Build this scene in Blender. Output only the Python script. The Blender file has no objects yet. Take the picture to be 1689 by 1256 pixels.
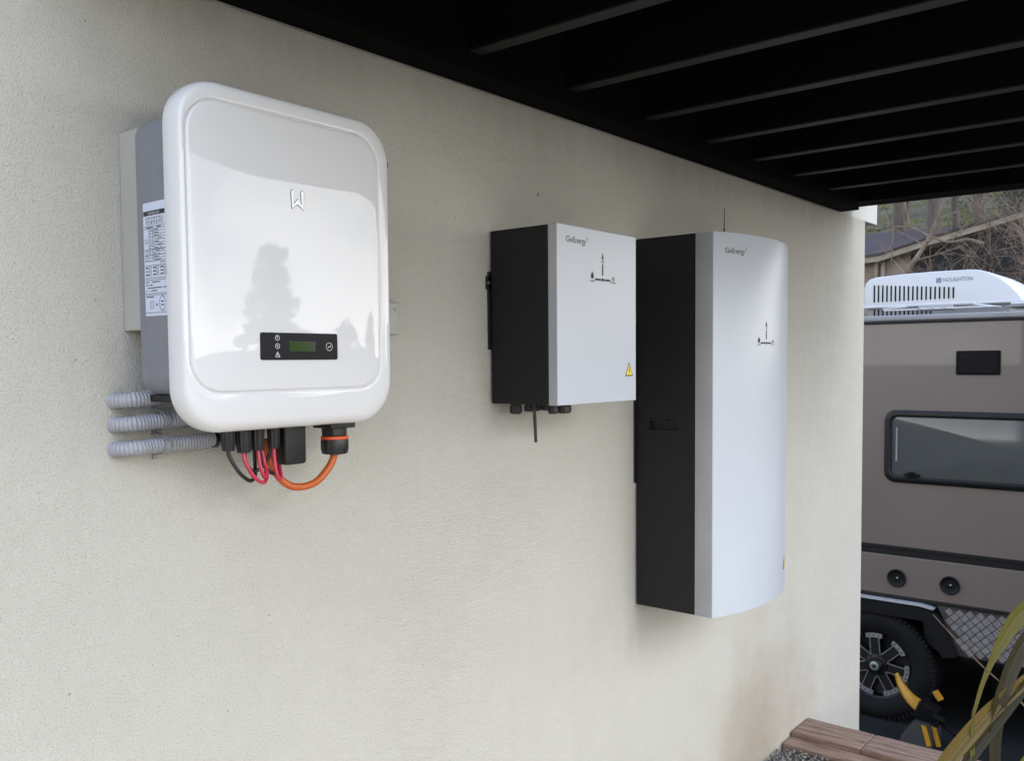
import bpy, bmesh, math, random
from mathutils import Vector, Matrix, noise as mnoise
random.seed(7)
S = bpy.context.scene
COL = S.collection
rad = math.radians

# ------------------------------------------------------------------ camera
cam = bpy.data.cameras.new('camera')
cam.sensor_fit = 'HORIZONTAL'; cam.sensor_width = 36.0; cam.lens = 32.08
cam.shift_y = 46.2/1689
cam.clip_start = 0.02; cam.clip_end = 1500
camo = bpy.data.objects.new('camera', cam); COL.objects.link(camo)
rx = Vector((0.6338316, -0.7734287, -0.0080993))
ry = Vector((-0.0456481, -0.0269518, -0.9985939))
rz = Vector((0.7721229, 0.6333101, -0.0523885))
M = Matrix((rx, -ry, -rz)).transposed().to_4x4()
M.translation = Vector((0, -1.35, 0))
camo.matrix_world = M
cam.dof.use_dof = True; cam.dof.focus_distance = 1.75; cam.dof.aperture_fstop = 14.0
S.camera = camo

# ------------------------------------------------------------------ sky, sun, exposure
SUN_EL, SUN_AZ = rad(29), rad(176)
w = bpy.data.worlds.new('World'); S.world = w; w.use_nodes = True
nt = w.node_tree; N = nt.nodes; Lk = nt.links
N.clear()
sky = N.new('ShaderNodeTexSky'); sky.sky_type = 'NISHITA'; sky.sun_disc = False
sky.sun_elevation = SUN_EL; sky.sun_rotation = SUN_AZ; sky.air_density = 1.0; sky.dust_density = 1.2
tc = N.new('ShaderNodeTexCoord')
mp = N.new('ShaderNodeMapping'); mp.inputs['Scale'].default_value = (1.0, 1.0, 2.2)
cn = N.new('ShaderNodeTexNoise'); cn.inputs['Scale'].default_value = 1.7; cn.inputs['Detail'].default_value = 6; cn.inputs['Roughness'].default_value = .55
cr = N.new('ShaderNodeValToRGB'); cr.color_ramp.elements[0].position = .33; cr.color_ramp.elements[0].color = (.62, .62, .62, 1)
cr.color_ramp.elements[1].position = .62; cr.color_ramp.elements[1].color = (1, 1, 1, 1)
cs = N.new('ShaderNodeValToRGB'); cs.color_ramp.elements[0].position = .36; cs.color_ramp.elements[0].color = (.42, .47, .53, 1)
cs.color_ramp.elements[1].position = .56; cs.color_ramp.elements[1].color = (.94, .96, 1.0, 1)
cn2 = N.new('ShaderNodeTexNoise'); cn2.inputs['Scale'].default_value = 3.4; cn2.inputs['Detail'].default_value = 5
cm = N.new('ShaderNodeVectorMath'); cm.operation = 'SCALE'; cm.inputs['Scale'].default_value = 20.0
mx = N.new('ShaderNodeMix'); mx.data_type = 'RGBA'
bg = N.new('ShaderNodeBackground'); bg.inputs['Strength'].default_value = .10
out = N.new('ShaderNodeOutputWorld')
Lk.new(tc.outputs['Generated'], mp.inputs['Vector']); Lk.new(mp.outputs[0], cn.inputs['Vector']); Lk.new(mp.outputs[0], cn2.inputs['Vector'])
Lk.new(cn.outputs['Fac'], cr.inputs['Fac']); Lk.new(cn2.outputs['Fac'], cs.inputs['Fac'])
# high cloud is cooler and dimmer than the bright band low in the sky
sz = N.new('ShaderNodeSeparateXYZ'); Lk.new(tc.outputs['Generated'], sz.inputs[0])
hg = N.new('ShaderNodeValToRGB'); hg.color_ramp.elements[0].position = 0.0; hg.color_ramp.elements[0].color = (1.0, .95, .87, 1)
hg.color_ramp.elements[1].position = .62; hg.color_ramp.elements[1].color = (.34, .425, .60, 1)
Lk.new(sz.outputs['Z'], hg.inputs['Fac'])
hm = N.new('ShaderNodeMix'); hm.data_type = 'RGBA'; hm.blend_type = 'MULTIPLY'; hm.inputs['Factor'].default_value = 1
Lk.new(cs.outputs['Color'], hm.inputs['A']); Lk.new(hg.outputs['Color'], hm.inputs['B'])
Lk.new(hm.outputs['Result'], cm.inputs[0])
Lk.new(cr.outputs['Color'], mx.inputs['Factor']); Lk.new(sky.outputs['Color'], mx.inputs['A']); Lk.new(cm.outputs[0], mx.inputs['B'])
Lk.new(mx.outputs['Result'], bg.inputs['Color']); Lk.new(bg.outputs[0], out.inputs['Surface'])

sl = bpy.data.lights.new('sun', 'SUN'); sl.energy = 0.5; sl.angle = rad(25); sl.color = (1, .98, .95)
slo = bpy.data.objects.new('sun', sl); COL.objects.link(slo)
sd = Vector((math.sin(SUN_AZ)*math.cos(SUN_EL), math.cos(SUN_AZ)*math.cos(SUN_EL), math.sin(SUN_EL)))
slo.rotation_euler = sd.to_track_quat('Z', 'Y').to_euler(); slo.location = (0, -6, 8)

vs = S.view_settings
S.display_settings.display_device = 'sRGB'
vs.view_transform = 'Standard'; vs.look = 'None'; vs.gamma = 1; vs.use_curve_mapping = False
vs.exposure = 1.53
S.render.engine = 'CYCLES'
S.cycles.max_bounces = 8; S.cycles.diffuse_bounces = 5

# ------------------------------------------------------------------ materials
def mat(name, col, rough=.6, metal=0, bump=None, var=None, coat=0, spec=None, col2=None, emit=None, stretch=None):
    """bump=(scale, strength, distance)  var=(scale, amount)  col2: second colour mixed in by the var noise"""
    m = bpy.data.materials.new(name); m.use_nodes = True
    t = m.node_tree; b = t.nodes['Principled BSDF']
    b.inputs['Base Color'].default_value = (*col, 1); b.inputs['Roughness'].default_value = rough
    b.inputs['Metallic'].default_value = metal; b.inputs['Coat Weight'].default_value = coat
    b.inputs['Coat Roughness'].default_value = .02
    if spec is not None: b.inputs['Specular IOR Level'].default_value = spec
    c = t.nodes.new('ShaderNodeTexCoord'); vec = c.outputs['Object']
    if stretch:
        mm = t.nodes.new('ShaderNodeMapping'); mm.inputs['Scale'].default_value = stretch
        t.links.new(vec, mm.inputs['Vector']); vec = mm.outputs[0]
    if var is None: var = (9, .06)
    n = t.nodes.new('ShaderNodeTexNoise'); n.inputs['Scale'].default_value = var[0]; n.inputs['Detail'].default_value = 6
    n.inputs['Roughness'].default_value = .62
    t.links.new(vec, n.inputs['Vector'])
    r = t.nodes.new('ShaderNodeValToRGB')
    a = var[1]
    if col2 is None:
        r.color_ramp.elements[0].color = (*[max(0, x*(1-a)) for x in col], 1)
        r.color_ramp.elements[1].color = (*[min(1, x*(1+a)) for x in col], 1)
    else:
        r.color_ramp.elements[0].color = (*col, 1); r.color_ramp.elements[1].color = (*col2, 1)
    r.color_ramp.elements[0].position = .32; r.color_ramp.elements[1].position = .68
    t.links.new(n.outputs['Fac'], r.inputs['Fac']); t.links.new(r.outputs['Color'], b.inputs['Base Color'])
    if bump:
        nb = t.nodes.new('ShaderNodeTexNoise'); nb.inputs['Scale'].default_value = bump[0]; nb.inputs['Detail'].default_value = 4
        t.links.new(vec, nb.inputs['Vector'])
        bp = t.nodes.new('ShaderNodeBump'); bp.inputs['Strength'].default_value = bump[1]; bp.inputs['Distance'].default_value = bump[2]
        t.links.new(nb.outputs['Fac'], bp.inputs['Height']); t.links.new(bp.outputs['Normal'], b.inputs['Normal'])
        if coat: t.links.new(bp.outputs['Normal'], b.inputs['Coat Normal'])
    return m

def stucco():
    m = bpy.data.materials.new('painted_render'); m.use_nodes = True
    t = m.node_tree; b = t.nodes['Principled BSDF']; b.inputs['Roughness'].default_value = .82
    b.inputs['Specular IOR Level'].default_value = .3
    n_ = t.nodes.new; l = t.links.new
    c = n_('ShaderNodeTexCoord')
    big = n_('ShaderNodeTexNoise'); big.inputs['Scale'].default_value = 1.6; big.inputs['Detail'].default_value = 6; big.inputs['Roughness'].default_value = .6
    l(c.outputs['Object'], big.inputs['Vector'])
    r = n_('ShaderNodeValToRGB')
    r.color_ramp.elements[0].position = .3; r.color_ramp.elements[0].color = (.490, .471, .411, 1)
    r.color_ramp.elements[1].position = .7; r.color_ramp.elements[1].color = (.539, .520, .460, 1)
    l(big.outputs['Fac'], r.inputs['Fac'])
    # sparse dark pits and small stains
    v = n_('ShaderNodeTexVoronoi'); v.inputs['Scale'].default_value = 34; v.inputs['Randomness'].default_value = 1
    l(c.outputs['Object'], v.inputs['Vector'])
    sep = n_('ShaderNodeSeparateColor'); l(v.outputs['Color'], sep.inputs['Color'])
    gt = n_('ShaderNodeMath'); gt.operation = 'GREATER_THAN'; gt.inputs[1].default_value = .80; l(sep.outputs['Red'], gt.inputs[0])
    mr = n_('ShaderNodeMapRange'); mr.inputs['From Min'].default_value = .02; mr.inputs['From Max'].default_value = .075
    mr.inputs['To Min'].default_value = .5; mr.inputs['To Max'].default_value = 0; l(v.outputs['Distance'], mr.inputs['Value'])
    mu = n_('ShaderNodeMath'); mu.operation = 'MULTIPLY'; l(gt.outputs[0], mu.inputs[0]); l(mr.outputs[0], mu.inputs[1])
    mxx = n_('ShaderNodeMix'); mxx.data_type = 'RGBA'; mxx.inputs['B'].default_value = (.14, .11, .08, 1)
    l(mu.outputs[0], mxx.inputs['Factor']); l(r.outputs['Color'], mxx.inputs['A'])
    # long vertical run marks, faint
    mp_ = n_('ShaderNodeMapping'); mp_.inputs['Scale'].default_value = (16, 1, .8); l(c.outputs['Object'], mp_.inputs['Vector'])
    st = n_('ShaderNodeTexNoise'); st.inputs['Scale'].default_value = 1.3; st.inputs['Detail'].default_value = 5; l(mp_.outputs[0], st.inputs['Vector'])
    sr = n_('ShaderNodeMapRange'); sr.inputs['From Min'].default_value = .5; sr.inputs['From Max'].default_value = .8
    sr.inputs['To Max'].default_value = .10; l(st.outputs['Fac'], sr.inputs['Value'])
    gg = n_('ShaderNodeTexNoise'); gg.inputs['Scale'].default_value = 330; gg.inputs['Detail'].default_value = 3; gg.inputs['Roughness'].default_value = .65
    l(c.outputs['Object'], gg.inputs['Vector'])
    gq = n_('ShaderNodeMapRange'); gq.inputs['From Min'].default_value = .34; gq.inputs['From Max'].default_value = .47; gq.inputs['To Min'].default_value = .46; gq.inputs['To Max'].default_value = 0
    l(gg.outputs['Fac'], gq.inputs['Value'])
    mg_ = n_('ShaderNodeMix'); mg_.data_type = 'RGBA'; mg_.inputs['B'].default_value = (.26, .235, .185, 1)
    l(gq.outputs[0], mg_.inputs['Factor']); l(mxx.outputs['Result'], mg_.inputs['A']); mxx = mg_
    m2 = n_('ShaderNodeMix'); m2.data_type = 'RGBA'; m2.inputs['B'].default_value = (.40, .37, .31, 1)
    l(sr.outputs[0], m2.inputs['Factor']); l(mxx.outputs['Result'], m2.inputs['A'])
    geo = n_('ShaderNodeVectorMath'); geo.operation = 'DISTANCE'; geo.inputs[1].default_value = (-1.06, -.1, 1.02); l(c.outputs['Object'], geo.inputs[0])
    sn = n_('ShaderNodeTexNoise'); sn.inputs['Scale'].default_value = 5.5; sn.inputs['Detail'].default_value = 7; l(c.outputs['Object'], sn.inputs['Vector'])
    ma = n_('ShaderNodeMath'); ma.operation = 'MULTIPLY_ADD'; ma.inputs[1].default_value = -.75; l(sn.outputs['Fac'], ma.inputs[0]); l(geo.outputs['Value'], ma.inputs[2])
    sm = n_('ShaderNodeMapRange'); sm.inputs['From Min'].default_value = -.28; sm.inputs['From Max'].default_value = .22; sm.inputs['To Min'].default_value = .6; sm.inputs['To Max'].default_value = 0
    l(ma.outputs[0], sm.inputs['Value'])
    m3 = n_('ShaderNodeMix'); m3.data_type = 'RGBA'; m3.inputs['B'].default_value = (.36, .27, .17, 1)
    l(sm.outputs[0], m3.inputs['Factor']); l(m2.outputs['Result'], m3.inputs['A'])
    # brown grime washed down from the deck fixing
    sx = n_('ShaderNodeSeparateXYZ'); l(c.outputs['Object'], sx.inputs[0])
    gm = n_('ShaderNodeMath'); gm.operation = 'MULTIPLY_ADD'; gm.inputs[1].default_value = .16; l(st.outputs['Fac'], gm.inputs[0]); l(sx.outputs['Z'], gm.inputs[2])
    gr = n_('ShaderNodeMapRange'); gr.inputs['From Min'].default_value = 3.09; gr.inputs['From Max'].default_value = 3.20; gr.inputs['To Max'].default_value = .22
    l(gm.outputs[0], gr.inputs['Value'])
    m4 = n_('ShaderNodeMix'); m4.data_type = 'RGBA'; m4.inputs['B'].default_value = (.20, .13, .085, 1)
    l(gr.outputs[0], m4.inputs['Factor']); l(m3.outputs['Result'], m4.inputs['A'])
    l(m4.outputs['Result'], b.inputs['Base Color'])
    g1 = n_('ShaderNodeTexNoise'); g1.inputs['Scale'].default_value = 330; g1.inputs['Detail'].default_value = 3; g1.inputs['Roughness'].default_value = .7
    g2 = n_('ShaderNodeTexVoronoi'); g2.inputs['Scale'].default_value = 380; g2.feature = 'SMOOTH_F1'
    g3 = n_('ShaderNodeTexNoise'); g3.inputs['Scale'].default_value = 14; g3.inputs['Detail'].default_value = 3
    for g in (g1, g2, g3): l(c.outputs['Object'], g.inputs['Vector'])
    a = n_('ShaderNodeMath'); a.operation = 'MULTIPLY_ADD'; a.inputs[1].default_value = -.1
    l(g2.outputs['Distance'], a.inputs[0]); l(g1.outputs['Fac'], a.inputs[2])
    a2 = n_('ShaderNodeMath'); a2.operation = 'MULTIPLY_ADD'; a2.inputs[1].default_value = 1.2
    l(g3.outputs['Fac'], a2.inputs[0]); l(a.outputs[0], a2.inputs[2])
    g4 = n_('ShaderNodeTexNoise'); g4.inputs['Scale'].default_value = 3.2; g4.inputs['Detail'].default_value = 4; l(c.outputs['Object'], g4.inputs['Vector'])
    a4 = n_('ShaderNodeMath'); a4.operation = 'MULTIPLY_ADD'; a4.inputs[1].default_value = 1.8; l(g4.outputs['Fac'], a4.inputs[0]); l(a2.outputs[0], a4.inputs[2]); a2 = a4
    a3 = n_('ShaderNodeMath'); a3.operation = 'SUBTRACT'; l(a2.outputs[0], a3.inputs[0]); l(mu.outputs[0], a3.inputs[1])
    bp = n_('ShaderNodeBump'); bp.inputs['Strength'].default_value = .75; bp.inputs['Distance'].default_value = .0075
    l(a3.outputs[0], bp.inputs['Height']); l(bp.outputs['Normal'], b.inputs['Normal'])
    return m

MT = {}
MT['stucco'] = stucco()
MT['white_gloss'] = mat('glossy_white_plastic', (.60, .597, .592), .10, bump=(80, .16, .00012), var=(3, .015), coat=1, spec=0.0)
MT['grey_cast'] = mat('grey_cast_metal', (.165, .17, .19), .5, bump=(700, .1, .0004), var=(40, .05))
MT['beige_box'] = mat('beige_powder_coat', (.34, .335, .295), .5, bump=(500, .08, .0003))
MT['black_plastic'] = mat('black_plastic', (.0042, .0042, .0046), .42, var=(30, .2))
MT['panel_black'] = mat('black_display_panel', (.011, .011, .0125), .3, var=(30, .1), spec=.12)
MT['lcd'] = mat('green_display_screen', (.018, .044, .003), .12, var=(60, .12), spec=.2)
MT['lcd_dark'] = mat('dark_display_edge', (.003, .003, .003), .3)
MT['ink'] = mat('dark_print', (.02, .022, .024), .6)
MT['ink_light'] = mat('grey_print', (.10, .105, .11), .6)
MT['ink_white'] = mat('white_print', (.6, .6, .6), .5)
MT['ink_green'] = mat('grey_green_print', (.04, .075, .06), .6)
MT['sticker'] = mat('white_sticker_paper', (.50, .53, .62), .45)
MT['logo_white'] = mat('raised_white_logo', (.92, .92, .92), .3)
MT['logo_grey'] = mat('logo_outline_grey', (.13, .13, .13), .5)  # thin grey outline round the white logo
MT['silver_white'] = mat('pale_silver_paint', (.445, .475, .52), .34, bump=(900, .05, .0002), var=(3, .02))
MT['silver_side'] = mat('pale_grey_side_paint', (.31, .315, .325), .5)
MT['black_steel'] = mat('black_powder_coat', (.0048, .0048, .0052), .55, bump=(900, .08, .0002), var=(4, .12), spec=.35)
MT['recess'] = mat('black_recess', (.004, .004, .004), .6)
MT['yellow'] = mat('yellow_sticker', (.80, .62, .03), .5)
MT['speaker_black'] = mat('matt_black_speaker', (.0022, .0022, .0025), .55, spec=.15)
MT['conduit'] = mat('grey_conduit_plastic', (.28, .28, .30), .45, var=(60, .12))
MT['clip'] = mat('grey_clip_plastic', (.25, .25, .26), .5)
MT['cable_black'] = mat('black_cable_sheath', (.006, .005, .005), .4)
MT['cable_red'] = mat('red_cable_sheath', (.40, .015, .045), .38)
MT['cable_orange'] = mat('orange_cable_sheath', (.40, .075, .006), .45)
MT['orange_ring'] = mat('orange_seal', (.6, .08, .015), .5)
MT['deck_black'] = mat('black_stained_timber', (.0022, .0020, .0020), .9, spec=.08, var=(6, .35), bump=(60, .25, .002), stretch=(1, .15, 1))
MT['joist_lit_black'] = mat('lit_underside_black', (.0042, .0042, .0044), .6, var=(9, .4), bump=(60, .25, .002), stretch=(1, .12, 1))  # paler black paints in the light that falls on joist undersides
MT['taupe'] = mat('taupe_caravan_paint', (.086, .068, .058), .33, var=(1.4, .05), coat=.3)
MT['trim_white'] = mat('white_roof_trim', (.17, .172, .175), .4, var=(5, .08))
MT['ac_white'] = mat('white_moulded_plastic', (.40, .405, .41), .35, var=(4, .03))
MT['gloss_black'] = mat('gloss_black_trim', (.0030, .0030, .0034), .42, var=(12, .15), spec=.22)
MT['rubber'] = mat('tyre_rubber', (.0028, .0028, .0032), .75, bump=(60, .3, .002), var=(14, .3), spec=.15)
MT['rim_silver'] = mat('machined_aluminium', (.38, .38, .39), .3, metal=.9)
MT['alu_plate'] = mat('checker_plate_aluminium', (.06, .054, .054), .42, metal=.75, var=(30, .25))
MT['alu_pad'] = mat('raised_plate_pads', (.42, .40, .39), .36, metal=.75, var=(35, .2))
MT['chassis'] = mat('chassis_black', (.0015, .0015, .0018), .7, spec=.1)
MT['tint'] = mat('tinted_acrylic_window', (.045, .048, .048), .10, var=(2, .12), spec=.55)
MT['cap'] = mat('hub_cap_grey', (.14, .17, .155), .35, metal=.4)
MT['chock_yellow'] = mat('yellow_painted_steel', (.30, .145, .002), .45, var=(30, .12))
MT['asphalt'] = mat('dark_asphalt', (.0070, .0072, .0082), .85, bump=(180, .5, .004), var=(2.5, .18), spec=.2)
MT['timber'] = mat('weathered_timber', (.100, .052, .034), .85, bump=(26, 1, .005), var=(8, .3), col2=(.38, .255, .19), stretch=(9, .7, 7))
MT['stone'] = mat('grey_gravel_stone', (.035, .034, .034), .8, var=(70, .3), col2=(.34, .32, .29))
MT['stone_dark'] = mat('gravel_bed_base', (.50, .415, .300), .9, bump=(90, 1, .01), var=(90, .3))
MT['soil'] = mat('brown_hillside', (.055, .042, .022), .95, bump=(4, 1, .15), var=(.55, .3), col2=(.060, .060, .016))
MT['bark'] = mat('pale_brown_bark', (.055, .042, .034), .9, bump=(12, .8, .03), var=(3, .3), col2=(.105, .085, .07), stretch=(3, 3, .6))
MT['twig'] = mat('bare_twig_bark', (.060, .040, .027), .85, var=(6, .3), col2=(.20, .148, .105))
MT['needle'] = mat('dark_needles', (.014, .017, .006), .7, var=(1.5, .3), col2=(.040, .042, .014))
MT['flax'] = None
MT['house_wall'] = mat('beige_weatherboard', (.21, .165, .13), .8, var=(3, .08))
MT['house_dark'] = mat('dark_garage_interior', (.006, .006, .006), .9)
MT['barge'] = mat('weathered_cream_board', (.22, .185, .14), .7, var=(5, .15))
MT['roof_grey'] = mat('grey_iron_roof', (.050, .044, .048), .9, var=(3, .12), spec=.08)
MT['petal'] = mat('pale_petal', (.25, .23, .2), .7)
MT['concrete'] = mat('grey_concrete', (.08, .085, .07), .85, var=(5, .15), bump=(60, .3, .003))

def flax_mat(name, ca, cb):
    m = mat(name, ca, .42, var=(34, .2), col2=cb, bump=(90, .35, .0012), stretch=(1, 1, 1))
    t = m.node_tree; b = t.nodes['Principled BSDF']
    # streaks along the leaf come from the UV map
    u = t.nodes.new('ShaderNodeUVMap'); mm = t.nodes.new('ShaderNodeMapping'); mm.inputs['Scale'].default_value = (2.2, .10, 1)
    t.links.new(u.outputs[0], mm.inputs['Vector'])
    for n in t.nodes:
        if n.type == 'TEX_NOISE': t.links.new(mm.outputs[0], n.inputs['Vector']); n.inputs['Scale'].default_value = 9
    return m
MT['flax'] = flax_mat('olive_yellow_leaf', (.065, .046, .012), (.34, .235, .055))
MT['flax_green'] = flax_mat('yellow_green_leaf', (.09, .085, .016), (.25, .22, .045))
MT['flax_dark'] = flax_mat('dark_olive_leaf', (.028, .024, .010), (.085, .070, .028))

# ------------------------------------------------------------------ helpers
def thing(name, label, cat, loc=(0, 0, 0), group=None):
    o = bpy.data.objects.new(name, None); COL.objects.link(o); o.location = loc
    o.empty_display_size = .1
    o['label'] = label; o['category'] = cat
    if group: o['group'] = group
    return o
def wloc(o):
    v = Vector(o.location)
    while o.parent: o = o.parent; v += Vector(o.location)
    return v
def obj(name, bm, m, parent=None, label=None, smooth=False, loc=None):
    """bm is in world coordinates; the mesh is stored relative to its object"""
    me = bpy.data.meshes.new(name)
    base = Vector(loc) if loc is not None else Vector((0, 0, 0))
    off = wloc(parent) if parent else base
    if parent and loc is not None: off = base
    bmesh.ops.translate(bm, verts=bm.verts, vec=-off)
    bm.normal_update(); bm.to_mesh(me); bm.free()
    for mm in (m if isinstance(m, (list, tuple)) else [m]): me.materials.append(mm)
    if smooth:
        for p in me.polygons: p.use_smooth = True
        try: me.set_sharp_from_angle(angle=rad(38))
        except Exception: pass
    o = bpy.data.objects.new(name, me); COL.objects.link(o)
    if parent:
        o.parent = parent; o.location = off - wloc(parent)
    else: o.location = off
    if label: o['label'] = label
    return o
def tag(o, label, cat, group=None):
    o['label'] = label; o['category'] = cat
    if group: o['group'] = group
    return o
def B(): return bmesh.new()
def box(bm, x0, x1, y0, y1, z0, z1, bev=0, seg=2, rot=None, piv=None, mi=0):
    c = Vector(((x0+x1)/2, (y0+y1)/2, (z0+z1)/2))
    r = bmesh.ops.create_cube(bm, size=1)
    vs_ = r['verts']
    for v in vs_: v.co = Vector((v.co.x*(x1-x0), v.co.y*(y1-y0), v.co.z*(z1-z0))) + c
    if bev:
        es = {e for v in vs_ for e in v.link_edges}
        rr_ = bmesh.ops.bevel(bm, geom=list(es), offset=bev, segments=seg, profile=.5, affect='EDGES')
        vs_ = list({v for f in rr_['faces'] for v in f.verts} | {v for v in vs_ if v.is_valid})
    if rot is not None:
        bmesh.ops.rotate(bm, verts=vs_, cent=piv or c, matrix=rot)
    if mi:
        for f in {f for v in vs_ for f in v.link_faces}: f.material_index = mi
    return vs_
def catmull(pts, step=6):
    P = [Vector(p) for p in pts]; P = [2*P[0]-P[1]] + P + [2*P[-1]-P[-2]]
    o = []
    for i in range(1, len(P)-2):
        for k in range(step):
            t = k/step; a, b, c, d = P[i-1:i+3]
            o.append(.5*((2*b)+(c-a)*t+(2*a-5*b+4*c-d)*t*t+(3*b-a-3*c+d)*t**3))
    o.append(P[-2]); return o
def tube(bm, pts, r, n=12, rf=None, cap=True):
    """sweep a ring along pts; r may be a list"""
    pts = [Vector(p) for p in pts]; rings = []
    t0 = (pts[1]-pts[0]).normalized()
    u = t0.orthogonal().normalized()
    for i, p in enumerate(pts):
        t = ((pts[min(i+1, len(pts)-1)]-pts[max(i-1, 0)])).normalized()
        u = (u - t*u.dot(t)).normalized(); v = t.cross(u)
        R = r[i] if isinstance(r, (list, tuple)) else r
        rings.append([bm.verts.new(p+(u*math.cos(2*math.pi*k/n)+v*math.sin(2*math.pi*k/n))*R) for k in range(n)])
    for a, b in zip(rings, rings[1:]):
        for k in range(n): bm.faces.new((a[k], a[(k+1) % n], b[(k+1) % n], b[k]))
    if cap:
        bm.faces.new(list(reversed(rings[0]))); bm.faces.new(rings[-1])
def cyl(bm, p0, p1, r0, r1=None, n=20):
    tube(bm, [p0, p1], [r0, r0 if r1 is None else r1], n)
def lathe(bm, prof, origin, axis='z', n=28, cap0=True):
    """prof: list of (r, h) along the axis"""
    O = Vector(origin); A = {'x': Vector((1, 0, 0)), 'y': Vector((0, 1, 0)), 'z': Vector((0, 0, 1))}[axis]
    U = A.orthogonal().normalized(); V = A.cross(U); rings = []
    for r, h in prof:
        rings.append([bm.verts.new(O+A*h+(U*math.cos(2*math.pi*k/n)+V*math.sin(2*math.pi*k/n))*max(r, 1e-5)) for k in range(n)])
    for a, b in zip(rings, rings[1:]):
        for k in range(n): bm.faces.new((a[k], a[(k+1) % n], b[(k+1) % n], b[k]))
    if cap0: bm.faces.new(list(reversed(rings[0])))
    bm.faces.new(rings[-1])
def rrect(x0, x1, z0, z1, r, n=10):
    """rounded rectangle outline in (x, z)"""
    o = []
    for cx, cz, a0 in ((x1-r, z1-r, 0), (x0+r, z1-r, 90), (x0+r, z0+r, 180), (x1-r, z0+r, 270)):
        for k in range(n+1):
            a = rad(a0+90*k/n); o.append((cx+r*math.cos(a), cz+r*math.sin(a)))
    return o
def loft(bm, loops, cap0=False, cap1=False):
    vl = [[bm.verts.new(p) for p in L] for L in loops]; n = len(vl[0])
    for a, b in zip(vl, vl[1:]):
        for k in range(n): bm.faces.new((a[k], a[(k+1) % n], b[(k+1) % n], b[k]))
    if cap0: bm.faces.new(list(reversed(vl[0])))
    if cap1: bm.faces.new(vl[-1])
    return vl
def fixn(bm): bmesh.ops.recalc_face_normals(bm, faces=bm.faces)
def prism(bm, outline, f0, f1):
    """outline: 2D points; f0,f1 map a 2D point to 3D for both ends"""
    a = [bm.verts.new(f0(p)) for p in outline]; b = [bm.verts.new(f1(p)) for p in outline]; n = len(a)
    for k in range(n): bm.faces.new((a[k], a[(k+1) % n], b[(k+1) % n], b[k]))
    bm.faces.new(list(reversed(a))); bm.faces.new(b); fixn(bm)
def text_bm(s, size, width=None, align='LEFT', shear=0, spacing=1, thin=0):
    cu = bpy.data.curves.new('lettering', 'FONT'); cu.body = s; cu.size = size; cu.align_x = align; cu.shear = shear
    cu.space_character = spacing; cu.resolution_u = 3; cu.offset = thin
    o = bpy.data.objects.new('lettering', cu); COL.objects.link(o)
    dg = bpy.context.evaluated_depsgraph_get(); dg.update()
    me = bpy.data.meshes.new_from_object(o.evaluated_get(dg))
    bm = B(); bm.from_mesh(me)
    bpy.data.objects.remove(o); bpy.data.curves.remove(cu); bpy.data.meshes.remove(me)
    if width and bm.verts:
        xs = [v.co.x for v in bm.verts]; k = width/(max(xs)-min(xs))
        for v in bm.verts: v.co.x *= k
    return bm
def merge(dst, src, f):
    mp_ = {v: dst.verts.new(f(v.co)) for v in src.verts}
    for fc in src.faces:
        try: dst.faces.new([mp_[v] for v in fc.verts])
        except ValueError: pass
    src.free()
def front(x, y, z):   # text on a face that looks towards -y
    return lambda c: Vector((x+c.x, y, z+c.y))
def quad(bm, pts):
    bm.faces.new([bm.verts.new(p) for p in pts])
def seg2(bm, a, b, wd, f, d0=0, d1=.0004):
    """a thin flat bar from 2D a to b, width wd, mapped by f(p2, depth)"""
    a = Vector(a); b = Vector(b); t = (b-a).normalized(); n = Vector((-t.y, t.x))*wd/2
    L = [a-n, b-n, b+n, a+n]
    prism(bm, L, lambda p: f(p, d0), lambda p: f(p, d1))
def ring2(bm, c, r, wd, f, n=20, a0=0, a1=360, d0=0, d1=.0004):
    c = Vector(c); k = n
    pts = [c+Vector((math.cos(rad(a0+(a1-a0)*i/k)), math.sin(rad(a0+(a1-a0)*i/k))))*r for i in range(k+1)]
    for i in range(k):
        a, b = pts[i], pts[i+1]; ua = (a-c).normalized()*wd/2; ub = (b-c).normalized()*wd/2
        quad(bm, [f(a-ua, d1), f(b-ub, d1), f(b+ub, d1), f(a+ua, d1)])
def disc2(bm, c, r, f, n=14, d=.0004):
    c = Vector(c); bm.faces.new([bm.verts.new(f(c+Vector((math.cos(2*math.pi*i/n), math.sin(2*math.pi*i/n)))*r, d)) for i in range(n)])
def stroke(bm, pts, wd, f, d0, d1):
    P = [Vector(p) for p in pts]; Lf = []; Rt = []; n = len(P); h = wd/2
    for i, p in enumerate(P):
        if i == 0 or i == n-1:
            t = (P[1]-P[0] if i == 0 else P[-1]-P[-2]).normalized(); m = Vector((-t.y, t.x))
            e = -t if i == 0 else t
            a = [p+m*h+e*0, p+m*h*.7+e*h*.7, p+m*h*.25+e*h*.95, p-m*h*.25+e*h*.95, p-m*h*.7+e*h*.7, p-m*h]
            if i == 0: cap0_ = a
            else: cap1_ = a
            continue
        t0 = (p-P[i-1]).normalized(); t1 = (P[i+1]-p).normalized()
        m = (Vector((-t0.y, t0.x))+Vector((-t1.y, t1.x))); m.normalize()
        k = min(h/max(.25, m.dot(Vector((-t0.y, t0.x)))), h*1.25)
        Lf.append(p+m*k); Rt.append(p-m*k)
    poly = list(reversed(cap0_)) + [] 
    poly = list(reversed(cap0_))
    poly = poly[:]  # right side start .. left side start
    poly = poly + Lf + cap1_ + list(reversed(Rt))
    prism(bm, poly, lambda p: f(p, d0), lambda p: f(p, d1))
def F(y):             # 2D (x,z) on a plane facing -y at depth y, d out of it
    return lambda p, d: Vector((p[0], y-d, p[1]))

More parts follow.
